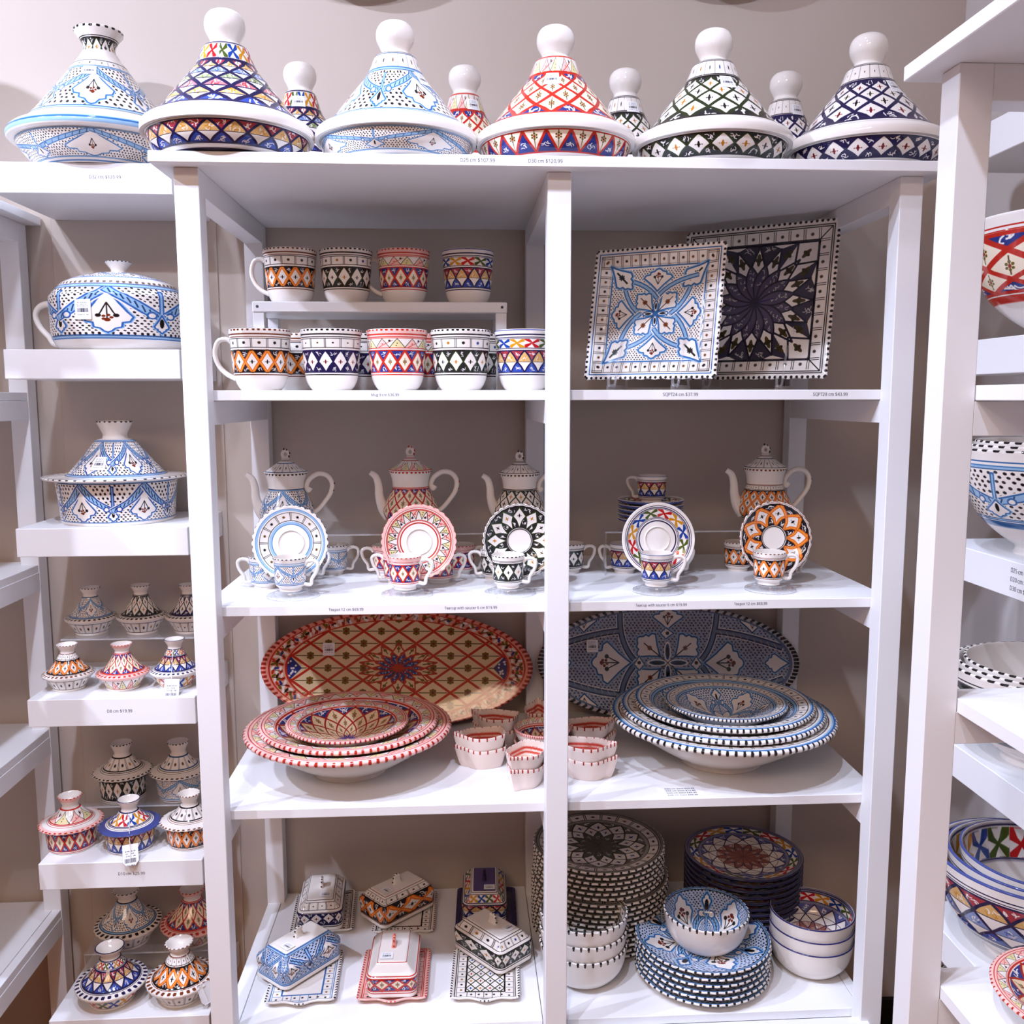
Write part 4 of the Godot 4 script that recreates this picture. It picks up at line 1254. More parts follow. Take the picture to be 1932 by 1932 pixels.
func top_row() -> void:
	var f := [["multi", "large tagine with navy scales and coloured pinwheel collar, leftmost on the top board", .080, -.070, 1.02, .3], ["blue", "pale blue floral tagine with round cream knob on the top board", .376, -.090, 1.0, .55], ["red", "large red lattice tagine with round cream knob, middle of the top board", .666, -.095, 1.0, .1], ["green", "large black lattice tagine with blue and yellow leaf motifs, right of the red one", .958, -.095, 1.0, .2], ["navy", "dark navy lattice tagine with dark red leaf motifs, rightmost large one on the top board", 1.252, -.100, 1.0, .45]]
	for q in f:
		var t := make_tagine(q[0], q[1], V(q[2], BT, q[3]), q[4], q[4], q[5])
		if q[0] != "multi":
			stick_tagine(t, q[5] + PI / 2 - q[5] + (.35 if q[0] == "blue" else (-.30 if q[0] == "red" else -.05)) * -1.0, .135, .160, q[4], q[4])
	var b := [["multi", "smaller navy and rainbow tagine behind, left of the pale blue one", .158, 0.0], ["red", "smaller red lattice tagine standing behind the gap between blue and red ones", .503, .4], ["green", "smaller black and green tagine standing behind the gap right of the red one", .846, .2], ["navy", "smaller navy tagine standing behind the gap between the two rightmost large ones", 1.196, .3]]
	for q in b:
		var t := make_tagine(q[0], q[1], V(q[2], BT, -.385), .86, 1.135, q[3])
		stick_tagine(t, PI / 2 - .05, .185, .208, .86, 1.135)
	# the big pale tagine with an open neck on the left wall shelf
	var t := thing("tagine", "large pale blue tagine with flared open neck on the far left wall shelf", "tagine", V(-.250, NT[0], -.385), .2)
	var m := vessel("tagine", "blue")
	obj("base", lathe([V(0, .004, .99), V(.105, .004, .985), V(.108, 0, .98), V(.108, 0, .98), V(.118, 0, .978), V(.126, .004, .96), V(.143, .018, .90), V(.158, .036, .84), V(.168, .052, .78), V(.160, .053, .76)], {"seg": 96}), m, t)
	var lid := obj("lid", lathe([V(.162, .053, .66), V(.178, .054, .65), V(.1835, .061, .635), V(.182, .070, .62), V(.172, .079, .605), V(.157, .086, .598), V(.152, .089, .593), V(.128, .115, .50), V(.102, .148, .37), V(.078, .178, .24), V(.063, .199, .14), V(.053, .212, .05), V(.0525, .2135, .02), V(.044, .224, .01), V(.034, .240, .005)], {"seg": 96}), m, t)
	obj("flared_neck", lathe([V(.034, .239, .30), V(.031, .247, .28), V(.033, .258, .2), V(.042, .273, .09), V(.0475, .280, .03), V(.0470, .284, .012), V(.043, .285, .005), V(.043, .285, .3), V(.034, .27, .3), V(.022, .25, .3), V(0, .247, .3)], {"seg": 64, "sn": 16, "sa": .02, "y0": .272}), vessel("mini", "green"), lid)
	sticker(lid, PI / 2 + .15, .080, .176, .066, .196, .028)
	make_tagine("blue", "tall pale tagine on the left unit, out of view, placed to shade the wall", V(-.770, BT, -.330), 1.15, 1.75, 0)  # unseen shade caster for the left wall, tagine shape picked freely
	# two big wall plates out of view, placed to shade the wall top
	for q in [[.269, 2.892, "unseen back wall plate above the pale blue tagine, placed to shade the wall"], [1.097, 2.912, "unseen back wall plate above the black lattice tagine, placed to shade the wall"]]:
		var p := thing("unseen_wall_plate", q[2], "plate", V(q[0], q[1], -.5715), 0, "unseen plates shading the back wall")
		var d := obj("dish", cached("wallplate", func() -> Mesh:
			return lathe(sc([V(0, .002, .95), V(.5, .002, .95), V(.52, 0, .95), V(.55, .004, .94), V(.96, .038, .90), V(1.0, .045, .88), V(.985, .049, .86), V(.9, .045, .9), V(.55, .018, .92), V(0, .016, .93)], .252, 1.0), {"seg": 96})), M.cream, p)
		d.rotation.x = PI / 2

func mugs() -> void:
	var H := .1125; var R := .0578
	var g := "painted mugs on the second shelf"
	var front := [["orange", .110, PI * .97, "orange diamond mug with handle to the left, leftmost in the front row on the shelf"], ["navy", .243, 1.5, "navy and white diamond mug in the front row on the shelf"], ["red", .368, 1.9, "red and pink rimmed mug in the middle of the front row on the shelf"], ["green", .489, 1.4, "green and black lattice mug in the front row on the shelf"], ["multi", .612, 1.5, "mug with pinwheel collar, rightmost in the front row beside the centre post"]]
	for q in front: make_mug(q[0], "mug", q[3], V(q[1], S1, -.130), R, H, q[2], g)
	var back := [["orange", .155, "orange diamond mug half hidden behind the leftmost front mug"], ["navy", .281, "navy diamond mug half hidden behind the navy front mug"], ["red", .400, "red mug half hidden behind the pink rimmed front mug"], ["green", .522, "green lattice mug half hidden behind the green front mug"]]
	for q in back: make_mug(q[0], "mug", q[2], V(q[1], S1, -.262), R, H, 1.5, g)
	# the white riser and its four mugs
	var t := thing("mug_riser", "white metal riser standing on the mug shelf under four mugs", "display stand", V(.330, S1, -.310))
	var h := 1.936 - S1
	obj("top_plate", cbox(V(-.2535, h - .0215, -.085), V(.2535, h, .085), .002), M.steel, t)
	for x in [-1, 1]:
		for z in [-1, 1]:
			obj("leg", cbox(V(x * .2415 - .011, 0, z * .072 - .011), V(x * .2415 + .011, h - .0215, z * .072 + .011), .001), M.steel, t)
		obj("screw", lathe([V(0, .0015, 0), V(.0025, .0012, 0), V(.003, 0, 0)], {"seg": 12}), M.ink, t).transform = Transform3D(Basis(Vector3.RIGHT, PI / 2), V(x * .2435, h - .010, .0845))
	var up := [["orange", .141, PI * .95, "orange diamond mug with handle to the left, leftmost on the white riser"], ["green", .255, 1.6, "green and black lattice mug, second on the white riser"], ["red", .373, PI * .98, "red diamond mug with handle to the left, third on the white riser"], ["multi", .506, 1.3, "navy mug with pinwheel collar, rightmost on the white riser"]]
	for q in up: make_mug(q[0], "mug", q[3], V(q[1], 1.936, -.300), .0545, .1085, q[2], "painted mugs on the white riser")

func square_plate(label: String, at: Vector3, yaw: float, lean: float, s: float, m: Material) -> void:
	var t := thing("square_plate", label, "plate", at)
	t.basis = Basis(Vector3.UP, yaw) * Basis(Vector3.RIGHT, -lean)
	var h := s / 2
	var o := rrect(h, h, .008, 4, 36)
	for i in o.size():
		o[i] += o[i].normalized() * .0012 * cos(i * TAU / 4.0)
	var d := obj("dish", loft([V(0, -.012, 1), V(.60, -.012, 1), V(.62, -.014, 1), V(.62, -.014, 1), V(.66, -.014, 1), V(.72, -.010, 1), V(.97, -.003, 1), V(.97, -.003, 0), V(1.0, 0, 0), V(.99, .0022, 0), V(.965, .0022, 0), V(.80, -.002, 0), V(.74, -.0055, 0), V(.70, -.0075, 0), V(0, -.0085, 0)], o, {"planar": V2(h * 1.01, h * 1.01), "plain": .004}), m, t)
	d.transform = Transform3D(Basis(Vector3.RIGHT, PI / 2), V(0, h, 0))

func square_plates() -> void:
	var blue := sheet("sqblue", 512, 512, func(cv: Cv) -> void:
		for i in 26:
			for e in [[V2(14 + i * 19.4, 8)], [V2(14 + i * 19.4, 504)], [V2(8, 14 + i * 19.4)], [V2(504, 14 + i * 19.4)]]:
				cv.disc(e[0].x, e[0].y, 5, 5, BLACK)
		for k in [[22, 4, BLUE], [30, 2, BLACK], [74, 5, BLUE]]:
			var a: float = k[0]; var b: float = 512 - a
			cv.path(PackedVector2Array([V2(a, a), V2(b, a), V2(b, b), V2(a, b)]), k[1], k[2], true)
		for i in 13:
			var x := 36 + i * 36.7
			for e in [32, 442]:
				cv.line(V2(x - 2, e), V2(x - 2, e + 38), 2.2, Color(.30, .26, .22)); cv.line(V2(x + 4, e), V2(x + 4, e + 38), 2.2, Color(.30, .26, .22))
				cv.line(V2(e, x - 2), V2(e + 38, x - 2), 2.2, Color(.30, .26, .22)); cv.line(V2(e, x + 4), V2(e + 38, x + 4), 2.2, Color(.30, .26, .22))
				if i < 12:
					motif(cv, x + 19, e + 19, 11, "star", BLACK if i % 3 else Color(.45, .26, .10)); motif(cv, e + 19, x + 19, 11, "star", BLACK if i % 2 else Color(.45, .26, .10))
		cv.box(78, 78, 434, 434, CREAM)
		dotfield(cv, 80, 80, 432, 430, 11, Color(.10, .09, .12))
		for q in 4:
			var d := Vector2.from_angle(q * PI / 2)
			var n := d.orthogonal()
			var c := V2(256, 256)
			# ribbons from the corners to the middle of each side
			for e in [-1, 1]:
				cv.curve(c + d * 60, c + d * 120 + n * e * 40, c + d * 140 + n * e * 150, 26, CREAM); cv.curve(c + d * 60, c + d * 120 + n * e * 40, c + d * 140 + n * e * 150, 18, BLUE); cv.curve(c + d * 60, c + d * 120 + n * e * 40, c + d * 140 + n * e * 150, 9, PALE)
			lobed(cv, c + d * 128, 58, 42, CREAM, BLUE, 5, d.angle() - PI / 2)
			sprig(cv, c + d * 132, 34, d.angle() - PI / 2)
			var g := (d + n).normalized()
			lobed(cv, c + g * 205, 40, 62, CREAM, BLUE, 6, g.angle() + PI / 2)
			cv.line(c + g * 172, c + g * 232, 7, Color(.14, .16, .10)); motif(cv, (c + g * 205).x, (c + g * 205).y, 24, "star", BLACK)
			lobed(cv, c + g * 58, 40, 46, CREAM, BLUE, 5, g.angle() - PI / 2)
			cv.line(c, c + g * 88, 3, Color(.30, .15, .08)); motif(cv, (c + g * 62).x, (c + g * 62).y, 20, "star", Color(.45, .22, .08))
		for q in 4:
			var d := Vector2.from_angle(q * PI / 2)
			cv.disc(256 + d.x * 26, 256 + d.y * 26, 26, 11, BLUE, d.angle()); cv.disc(256 + d.x * 28, 256 + d.y * 28, 19, 6, CREAM, d.angle()); cv.disc(256 + d.x * 28, 256 + d.y * 28, 13, 4, BLACK, d.angle()))
	var navy := sheet("sqnavy", 512, 512, func(cv: Cv) -> void:
		var dk := Color(.10, .085, .16)
		for i in 30:
			var x := 10 + i * 17.0
			for e in [7, 505]:
				cv.disc(x, e, 4.5, 5, BLACK); cv.disc(e, x, 5, 4.5, BLACK)
		for k in [[20, 3], [26, 3], [66, 9]]:
			var a: float = k[0]; var b: float = 512 - a
			cv.path(PackedVector2Array([V2(a, a), V2(b, a), V2(b, b), V2(a, b)]), k[1], BLACK if k[0] < 60 else dk, true)
		for i in 9:
			var x := 66 + i * 47.5
			for e in [30, 446]:
				cv.line(V2(x - 2, e), V2(x - 2, e + 34), 2.4, BLACK); cv.line(V2(x + 4, e), V2(x + 4, e + 34), 2.4, BLACK)
				cv.line(V2(e, x - 2), V2(e + 34, x - 2), 2.4, BLACK); cv.line(V2(e, x + 4), V2(e + 34, x + 4), 2.4, BLACK)
				if i < 8:
					motif(cv, x + 25, e + 17, 12, "star", Color(.24, .20, .18)); motif(cv, e + 17, x + 25, 12, "star", Color(.24, .20, .18))
		for q in [[26, 26, 66, 66], [486, 26, 446, 66], [26, 486, 66, 446], [486, 486, 446, 446]]: cv.line(V2(q[0], q[1]), V2(q[2], q[3]), 3, BLACK)
		cv.box(70, 70, 442, 442, CREAM)
		var c := V2(256, 256)
		for i in 16:
			var a := TAU * i / 16
			var tip := Vector2.from_angle(a) * minf(186 / maxf(absf(cos(a)), absf(sin(a))), 188)
			var b0 := Vector2.from_angle(a - TAU / 32) * 118; var b1 := Vector2.from_angle(a + TAU / 32) * 118
			# squiggled ground between the outer diamonds
			if i % 4 in [0, 1, 3]:
				for e in [-1, 1]: 
					var m := Vector2.from_angle(a + e * TAU / 32) * 176
					cv.poly(PackedVector2Array([c + tip, c + Vector2.from_angle(a + e * TAU / 32) * 120, c + Vector2.from_angle(a + e * TAU / 32) * minf(190 / maxf(absf(cos(a + e * TAU / 32)), absf(sin(a + e * TAU / 32))), 260)]), dk.lightened(.12))
					squig(cv, c.x + m.x, c.y + m.y, 12, 2, CREAM.darkened(.15), 4)
			cv.poly(PackedVector2Array([c + b0, c + tip, c + b1, c + Vector2.from_angle(a) * 96]), CREAM)
			cv.path(PackedVector2Array([c + b0, c + tip, c + b1]), 6, dk)
			var mm := c + Vector2.from_angle(a) * 142
			cv.disc(mm.x, mm.y, 22, 7, Color(.26, .22, .10), a); cv.disc(mm.x, mm.y, 7, 13, Color(.20, .17, .08), a)
		for q in [V2(1, 1), V2(1, -1), V2(-1, 1), V2(-1, -1)]:
			for k in [[1.0, 1.0], [1.0, .62], [.62, 1.0]]:
				var m := c + V2(q.x * k[0], q.y * k[1]) * 152
				cv.disc(m.x, m.y, 20, 7, Color(.26, .22, .10), q.angle()); cv.disc(m.x, m.y, 7, 13, Color(.20, .17, .08), q.angle())
			cv.line(c + q * V2(124, 186), c + q * V2(118, 118), 6, dk); cv.line(c + q * V2(186, 124), c + q * V2(118, 118), 6, dk)
		for i in 16:
			var a := TAU * (i + .5) / 16
			var p := PackedVector2Array()
			for k in 9: p.append(c + Vector2.from_angle(a) * (k / 8.0 * 128) + Vector2.from_angle(a + PI / 2) * sin(PI * pow(k / 8.0, 1.1)) * 22)
			for k in range(7, 0, -1): p.append(c + Vector2.from_angle(a) * (k / 8.0 * 128) - Vector2.from_angle(a + PI / 2) * sin(PI * pow(k / 8.0, 1.1)) * 22)
			cv.poly(p, Color(.30, .27, .36))
			for r in [62, 84, 104]: squig(cv, (c + Vector2.from_angle(a) * r).x, (c + Vector2.from_angle(a) * r).y, 8, 2, CREAM.darkened(.2), 3)
			cv.path(p, 5, dk, true)
			cv.line(c, c + Vector2.from_angle(a) * 60, 4, Color(.16, .12, .34)))
	square_plate("blue floral square plate leaning in front on the upper right shelf", V(.858, 1.781, -.155), -.529, .230, .272, blue)
	square_plate("larger square plate with dark navy star, leaning behind the blue square plate", V(1.106, 1.784, -.318), -.627, .216, .342, navy)
	easel("clear easel under the blue square plate", V(.850, S1, -.140), -.529, .13, .23)
	easel("clear easel under the dark star square plate", V(1.098, S1, -.305), -.627, .16, .22)

func upright(pal: String, label: String, at: Vector3, lean: float) -> void:
	# a saucer standing on its rim
	var t := thing("saucer", label, "saucer", at, 0, "display saucers standing upright")
	t.basis = Basis(Vector3.RIGHT, PI / 2 - lean)
	obj("dish", saucer_mesh(pal), vessel("saucer", pal), t)

func tea_things() -> void:
	var g := "teacups displayed in front of the saucers"
	var f := [["blue", .153, .1455, -.15, "pale blue floral"], ["red", .376, .402, -.25, "red diamond"], ["green", .579, .606, -.2, "green arch"], ["multi", .876, .890, -.2, "navy scale"], ["orange", 1.105, 1.134, -.15, "orange diamond"]]
	var where := ["leftmost on the tea shelf", "second from left on the tea shelf", "beside the centre post on the tea shelf", "left in the right bay of the tea shelf", "right in the right bay of the tea shelf"]
	for i in 5:
		var q: Array = f[i]
		cup_stand("clear stand under %s cup, %s" % [q[4], where[i]], V(q[1] + .004, S2, -.128))
		make_mug(q[0], "cup", "%s teacup on a clear stand, %s" % [q[4], where[i]], V(q[1], S2 + .0130, -.128), .0330, .0655, q[3], g)
		upright(q[0], "%s saucer standing upright, %s" % [q[4], where[i]], V(q[2], 1.4545, -.196), .16)
	# risers with the teapots
	riser("clear acrylic riser under three teapots in the left bay", .070, .632, -.520, -.300, S2, 1.4560)
	riser("clear acrylic riser under the orange teapot in the right bay", .800, 1.230, -.520, -.300, S2, 1.4560)
	make_teapot("blue", "pale blue teapot with long spout behind the blue saucer", V(.106, 1.4562, -.370))
	make_teapot("red", "red diamond teapot behind the red saucer", V(.377, 1.4562, -.370), 1.025)
	make_teapot("green", "black and green teapot half behind the centre post", V(.618, 1.4562, -.370), .96)
	make_teapot("orange", "orange diamond teapot alone in the right bay", V(1.172, 1.4562, -.370), 1.03)
	# cups waiting behind on the shelf
	var b := [["blue", .085, -.22, PI * .98, "blue teacup behind the blue saucer, handle sticking out to the left"], ["blue", .150, -.30, -.05, "blue teacup right behind the blue saucer, handle to the right"], ["blue", .205, -.362, .0, "blue teacup at the back right of the blue saucer, rim in view"], ["red", .325, -.345, PI, "red teacup at the back left of the red saucer"], ["red", .355, -.250, PI * .97, "red teacup close behind the red saucer, handle to the left"], ["red", .440, -.250, -.1, "red teacup close behind the red saucer, handle to the right"], ["red", .486, -.345, 0, "red teacup at the back right of the red saucer"], ["green", .560, -.28, PI * .98, "green teacup behind the green saucer, handle to the left"], ["green", .728, -.345, 0, "green teacup at the back, seen just right of the centre post"], ["multi", .849, -.336, PI * .97, "navy scale teacup behind the pinwheel saucer, handle to the left"], ["multi", .940, -.300, .05, "navy scale teacup behind the pinwheel saucer, handle to the right"], ["orange", 1.108, -.344, 1.3, "orange teacup behind the orange saucer on the left"], ["orange", 1.175, -.250, .1, "orange teacup hidden low behind the orange saucer on the right"]]
	for q in b:
		make_mug(q[0], "cup", q[4], V(q[1], S2, q[2]), .0330, .0655, q[3], "spare teacups behind the saucers")
	# saucer stack and cup on the right riser
	var first: Node3D = null
	for i in 5:
		var lab: String = ordinal(i, 5) + " saucer in the dark stack behind the pinwheel saucer"
		var at := V(.917, 1.4562 + i * .0105, -.390)
		if first == null:
			first = thing("saucer", lab, "saucer", at, 0, "stacked navy saucers")
			obj("dish", saucer_mesh("multi"), vessel("saucer", "multi"), first)
		else:
			copy(first, lab, at, i * .7)
	make_mug("multi", "cup", "navy scale teacup on top of the dark saucer stack", V(.919, 1.4562 + .054, -.390), .0345, .0600, 2.6, "spare teacups behind the saucers")
	# little orange stack of cups under the orange teapot
	make_mug("orange", "cup", "orange teacup lying deeper under the orange teapot", V(1.175, S2, -.400), .0330, .0655, 1.6, "spare teacups behind the saucers")

func oval_platter(label: String, at: Vector3, a: float, b: float, lean: float, roll: float, m: Material) -> Node3D:
	var t := thing("oval_platter", label, "platter", at)
	t.basis = Basis(Vector3.RIGHT, -lean)
	var o := PackedVector2Array()
	for i in 180:
		var th := TAU * i / 180
		o.append(V2(cos(th) * a, sin(th) * b) * (1.0 + .0022 * cos(i * TAU / 2.5)))
	var d := obj("dish", loft([V(0, -.022, 1), V(.55, -.022, 1), V(.57, -.024, 1), V(.57, -.024, 1), V(.62, -.024, 1), V(.70, -.016, 1), V(.97, -.004, 1), V(.97, -.004, 0), V(1.0, 0, 0), V(.992, .0030, 0), V(.975, .0030, 0), V(.90, -.001, 0), V(.80, -.006, 0), V(.60, -.015, 0), V(.3, -.018, 0), V(0, -.0185, 0)], o, {"planar": V2(a * 1.005, b * 1.005), "plain": .003}), m, t)
	d.transform = Transform3D(Basis(Vector3.BACK, roll) * Basis(Vector3.RIGHT, PI / 2), V(0, b * 1.0, 0))
	return t

func platters() -> void:
	var W := 1024.0; var Hh := 440.0
	var red := sheet("platred", 1024, 440, func(cv: Cv) -> void:
		cv.rect(0, Hh, PINK)
		var c := V2(512, 220); var K := 220.0 / 512.0
		cv.ring(512, 220, 0, 492, K, Color(.90, .66, .56), 96)
		cv.ring(512, 220, 0, 418, K, Color(.93, .83, .66), 96)
		var hw := 66.0; var hh := 46.0
		for j in range(-5, 6):
			for i in range(-8, 9):
				if (i + j) % 2 == 0:
					var m := c + V2(i * hw, j * hh)
					cv.line(m + V2(-hw * .8, 0), m + V2(hw * .8, 0), 3, Color(.24, .20, .06))
					for q in [V2(-8, -7), V2(8, -7), V2(-8, 7), V2(8, 7), V2(0, -10), V2(0, 10)]: cv.disc(m.x + q.x, m.y + q.y, 5, 5, OLIVE)
					cv.disc(m.x, m.y, 6, 6, Color(.45, .15, .05))
					cv.line(m + V2(-hw, 0), m + V2(0, -hh), 9, REDL); cv.line(m + V2(0, -hh), m + V2(hw, 0), 9, REDL)
					cv.line(m + V2(-hw, 0), m + V2(0, hh), 9, REDL); cv.line(m + V2(0, hh), m + V2(hw, 0), 9, REDL)
		# end patches and star
		for e in [-1, 1]:
			cv.poly(PackedVector2Array([c + V2(e * 418, -60), c + V2(e * 360, 0), c + V2(e * 418, 60)]), INDIGO)
			for k in 12: cv.disc(512 + e * rng.randf_range(380, 412), 220 + rng.randf_range(-30, 30), 4, 4, CREAM)
		for ring in [[150.0, Color(.93, .83, .66)], [96.0, INDIGO]]:
			for i in 14:
				var a := TAU * (i + (.5 if ring[0] > 100 else 0.0)) / 14
				var d := V2(cos(a), sin(a) * .62)
				var n := V2(-sin(a), cos(a) * .62)
				var r: float = ring[0]
				var p := PackedVector2Array([c, c + d * r * .55 + n * r * .20, c + d * r, c + d * r * .55 - n * r * .20])
				cv.poly(p, ring[1]); 
				if r < 100:
					for k in 5: cv.disc((c + d * r * (.4 + k * .1)).x + rng.randf_range(-4, 4), (c + d * r * (.4 + k * .1)).y + rng.randf_range(-4, 4), 3, 3, PALE)
				else:
					cv.line(c + d * 95, c + d * 140, 3, Color(.24, .20, .06)); cv.disc((c + d * 118).x, (c + d * 118).y, 7, 5, OLIVE)
				cv.path(p, 5, REDL, true)
		cv.disc(512, 220, 22, 15, REDL)
		# border, painted over the ends of the lattice
		cv.ring(512, 220, 418, 600, K, Color(.88, .62, .52), 120)
		for i in 88:
			var a := TAU * i / 88
			for e in [[452, [INDIGO, OLIVE, BLACK, CREAM][i % 4]], [436, [CREAM, REDL][i % 2]], [466, [OLIVE, REDL, CREAM][i % 3]]]:
				cv.disc(512 + cos(a) * e[0], 220 + sin(a) * e[0] * K, 11, 5.5, e[1], rng.randf() * 3, 5)
			if i % 2: cv.line(c + V2(cos(a) * 430, sin(a) * 430 * K), c + V2(cos(a + .05) * 472, sin(a + .05) * 472 * K), 2.4, BLACK)
		cv.ring(512, 220, 414, 422, K, REDL, 120); cv.ring(512, 220, 476, 482, K, REDL, 120); cv.ring(512, 220, 482, 600, K, PINK, 120)
		for i in 84:
			var a := TAU * i / 84
			cv.line(c + V2(cos(a) * 493, sin(a) * 493 * K * .985), c + V2(cos(a) * 512, sin(a) * 512 * K), 9, REDL.darkened(.2)))
	var blue := sheet("platblue", 1024, 440, func(cv: Cv) -> void:
		var c := V2(512, 220); var K := 220.0 / 512.0
		var g := Color(.62, .66, .76)
		cv.rect(0, Hh, g)
		dotfield(cv, 30, 10, 994, 430, 15, Color(.08, .07, .11))
		for s in [[-1, -1], [1, -1], [-1, 1], [1, 1]]:
			var e := V2(s[0], s[1])
			for k in [[30, CREAM], [24, Color(.16, .24, .40)], [12, Color(.40, .47, .58)]]:
				cv.curve(c + V2(120, 0) * e, c + V2(190, 60) * e, c + V2(190, 190) * e, k[0], k[1], 10)
				cv.curve(c + V2(190, 120) * e, c + V2(300, 110) * e, c + V2(440, 60) * e, k[0], k[1], 10)
			for k in 9: cv.line(c + V2(205 + k * 26, 122 - k * 6) * e, c + V2(215 + k * 26, 104 - k * 6) * e, 2.5, CREAM.darkened(.3))
			lobed(cv, c + V2(72, 58) * e, 58, 56, CREAM, BLUE.darkened(.15), 6, (V2(72, 58) * e).angle() - PI / 2)
			cv.line(c, c + V2(92, 74) * e, 4, BLACK); motif(cv, (c + V2(70, 56) * e).x, (c + V2(70, 56) * e).y, 20, "star", Color(.42, .20, .08))
			lobed(cv, c + V2(330, 150) * e, 52, 36, CREAM, Color(.16, .24, .40), 5, PI if s[1] < 0 else 0.0)
			sprig(cv, c + V2(330, 148) * e, 30, PI if s[1] < 0 else 0.0)
		for e in [-1, 1]:
			lobed(cv, c + V2(e * 220, 0), 84, 76, CREAM, BLUE.darkened(.15), 6, PI / 2 if e < 0 else -PI / 2)
			sprig(cv, c + V2(e * 225, 0), 56, PI / 2 if e < 0 else -PI / 2)
			lobed(cv, c + V2(e * 425, 0), 38, 44, CREAM, BLUE.darkened(.15), 5, PI / 2 if e > 0 else -PI / 2)
			lobed(cv, c + V2(0, e * 165), 64, 40, CREAM, BLUE.darkened(.15), 5, 0.0 if e > 0 else PI)
			sprig(cv, c + V2(0, e * 165), 36, 0.0 if e > 0 else PI)
			for t in [0.0, PI / 2]:
				var d: Vector2 = Vector2.from_angle(t) * e
				cv.disc(c.x + d.x * 42, c.y + d.y * 42, 40, 14, CREAM, t); cv.disc(c.x + d.x * 42, c.y + d.y * 42, 32, 9, BLUE.darkened(.2), t); cv.disc(c.x + d.x * 42, c.y + d.y * 42, 22, 5, BLACK, t)
				lobed(cv, c + d * 112, 22, 26, CREAM, BLUE.darkened(.2), 4, t); cv.disc((c + d * 112).x, (c + d * 112).y, 7, 7, BLACK)
		cv.ring(512, 220, 470, 482, K, Color(.36, .42, .54), 120); cv.ring(512, 220, 482, 600, K, Color(.74, .72, .74), 120)
		for i in 96:
			var a := TAU * i / 96
			cv.line(c + V2(cos(a) * 490, sin(a) * 490 * K * .985), c + V2(cos(a) * 512, sin(a) * 512 * K), 10, BLACK))
	var g := "wide bowls nested on the platter shelf"
	var p := oval_platter("large red lattice oval platter leaning against the back of the left bay", V(.333, S3 + .004, -.462), .325, .140, .26, -.02, red)
	var s := QuadMesh.new()
	s.size = V2(.028, .030)
	var st := obj("price_sticker", s, sticker_mat(), p)
	st.position = V(-.165, .188, -.0020)
	st.set_meta("label", "small white price sticker with a barcode")
	var p2 := oval_platter("large blue floral oval platter leaning against the back of the right bay", V(.993, S3 + .004, -.462), .323, .141, .26, -.02, blue)
	var s2 := obj("price_sticker", s, sticker_mat(), p2)
	s2.position = V(-.188, .185, -.0020)
	s2.set_meta("label", "small white price sticker with a barcode")
	make_nest("red", "largest red rimmed wide bowl at the bottom of the red nest", V(.246, S3, -.238), .2170, .098, .1, g)
	make_nest("red", "middle red rimmed wide bowl in the red nest", V(.246, S3 + .0275, -.240), .1890, .081, .3, g)
	make_nest("red", "smallest red wide bowl with star lattice on top of the red nest", V(.243, S3 + .0500, -.238), .1290, .056, .2, g)
	make_nest("blue", "largest wide bowl with black ticked rim at the bottom of the blue nest", V(1.049, S3, -.242), .2405, .108, .2, g)
	make_nest("blue", "second largest wide bowl with ticked rim in the blue nest", V(1.048, S3 + .0270, -.243), .2180, .094, .5, g)
	make_nest("blue", "third wide bowl with ticked rim in the blue nest", V(1.052, S3 + .0520, -.243), .1920, .082, .1, g)
	make_nest("blue", "smallest blue floral wide bowl on top of the blue nest", V(1.058, S3 + .0740, -.243), .1310, .058, .75, g)
	# red snack dishes, set out like the petals of a flower in two layers
	var c := V(.690, S3, -.225)
	var pet := [[.530, -.238, PI + .10, "pointing left"], [.615, -.135, -2.15, "pointing to the front left"], [.748, -.165, -.25, "pointing right in front of the post"], [.770, -.288, .20, "pointing right at the back"], [.566, -.352, 2.75, "pointing to the back left"], [.668, -.385, 1.55, "pointing backwards"]]
	for q in pet:
		make_petal("lower red petal dish %s" % q[3], V(q[0], S3, q[1]), q[2])
		make_petal("upper red petal dish %s, stacked on another" % q[3], V(q[0] - .002, S3 + .0285, q[1] + .002), q[2] + .02)
	for i in 2:
		var t := thing("round_dish", ["lower", "upper"][i] + " round red dish at the middle of the petal dishes", "dish", V(.660, S3 + i * .028, -.258), 0, "round red snack dishes")
		obj("dish", cached("centre", func() -> Mesh:
			return lathe(sc([V(0, .05, .95), V(.5, .05, .95), V(.54, 0, .94), V(.54, 0, .94), V(.62, .02, .93), V(.85, .45, .91), V(.98, .88, .87), V(1.0, .95, .83), V(.98, 1.0, .78), V(.93, .97, .71), V(.80, .5, .58), V(.6, .2, .42), V(0, .14, 0)], .062, .046), {"sn": 30, "sa": .008, "y0": .038})), vessel("nest", "red"), t)

func bottom_left() -> void:
	var rows := [["navy", .150, -.452, .06, .147, -.442, .06, "butter dish with white and navy lid straight on its tray, at the back left"], ["orange", .346, -.440, -.02, .325, -.447, -.84, "butter dish with orange diamond lid turned askew, at the back in the middle"], ["multi", .541, -.447, -.03, .537, -.452, -.03, "butter dish in purple with rainbow lid, at the back right"], ["blue", .145, -.200, .03, .127, -.235, -.72, "butter dish with blue floral lid turned askew, at the front left"], ["red", .337, -.197, -.02, .337, -.190, -.02, "butter dish in pink and red, lid straight, in the front middle"], ["green", .532, -.188, -.05, .550, -.262, .70, "butter dish with green arch lid turned askew, at the front right"]]
	for q in rows:
		var t := make_tray(q[0], q[7], V(q[1], S4, q[2]), q[3])
		butter_lid(t, q[0], V(q[4], S4 + .0148, q[5]), q[6])

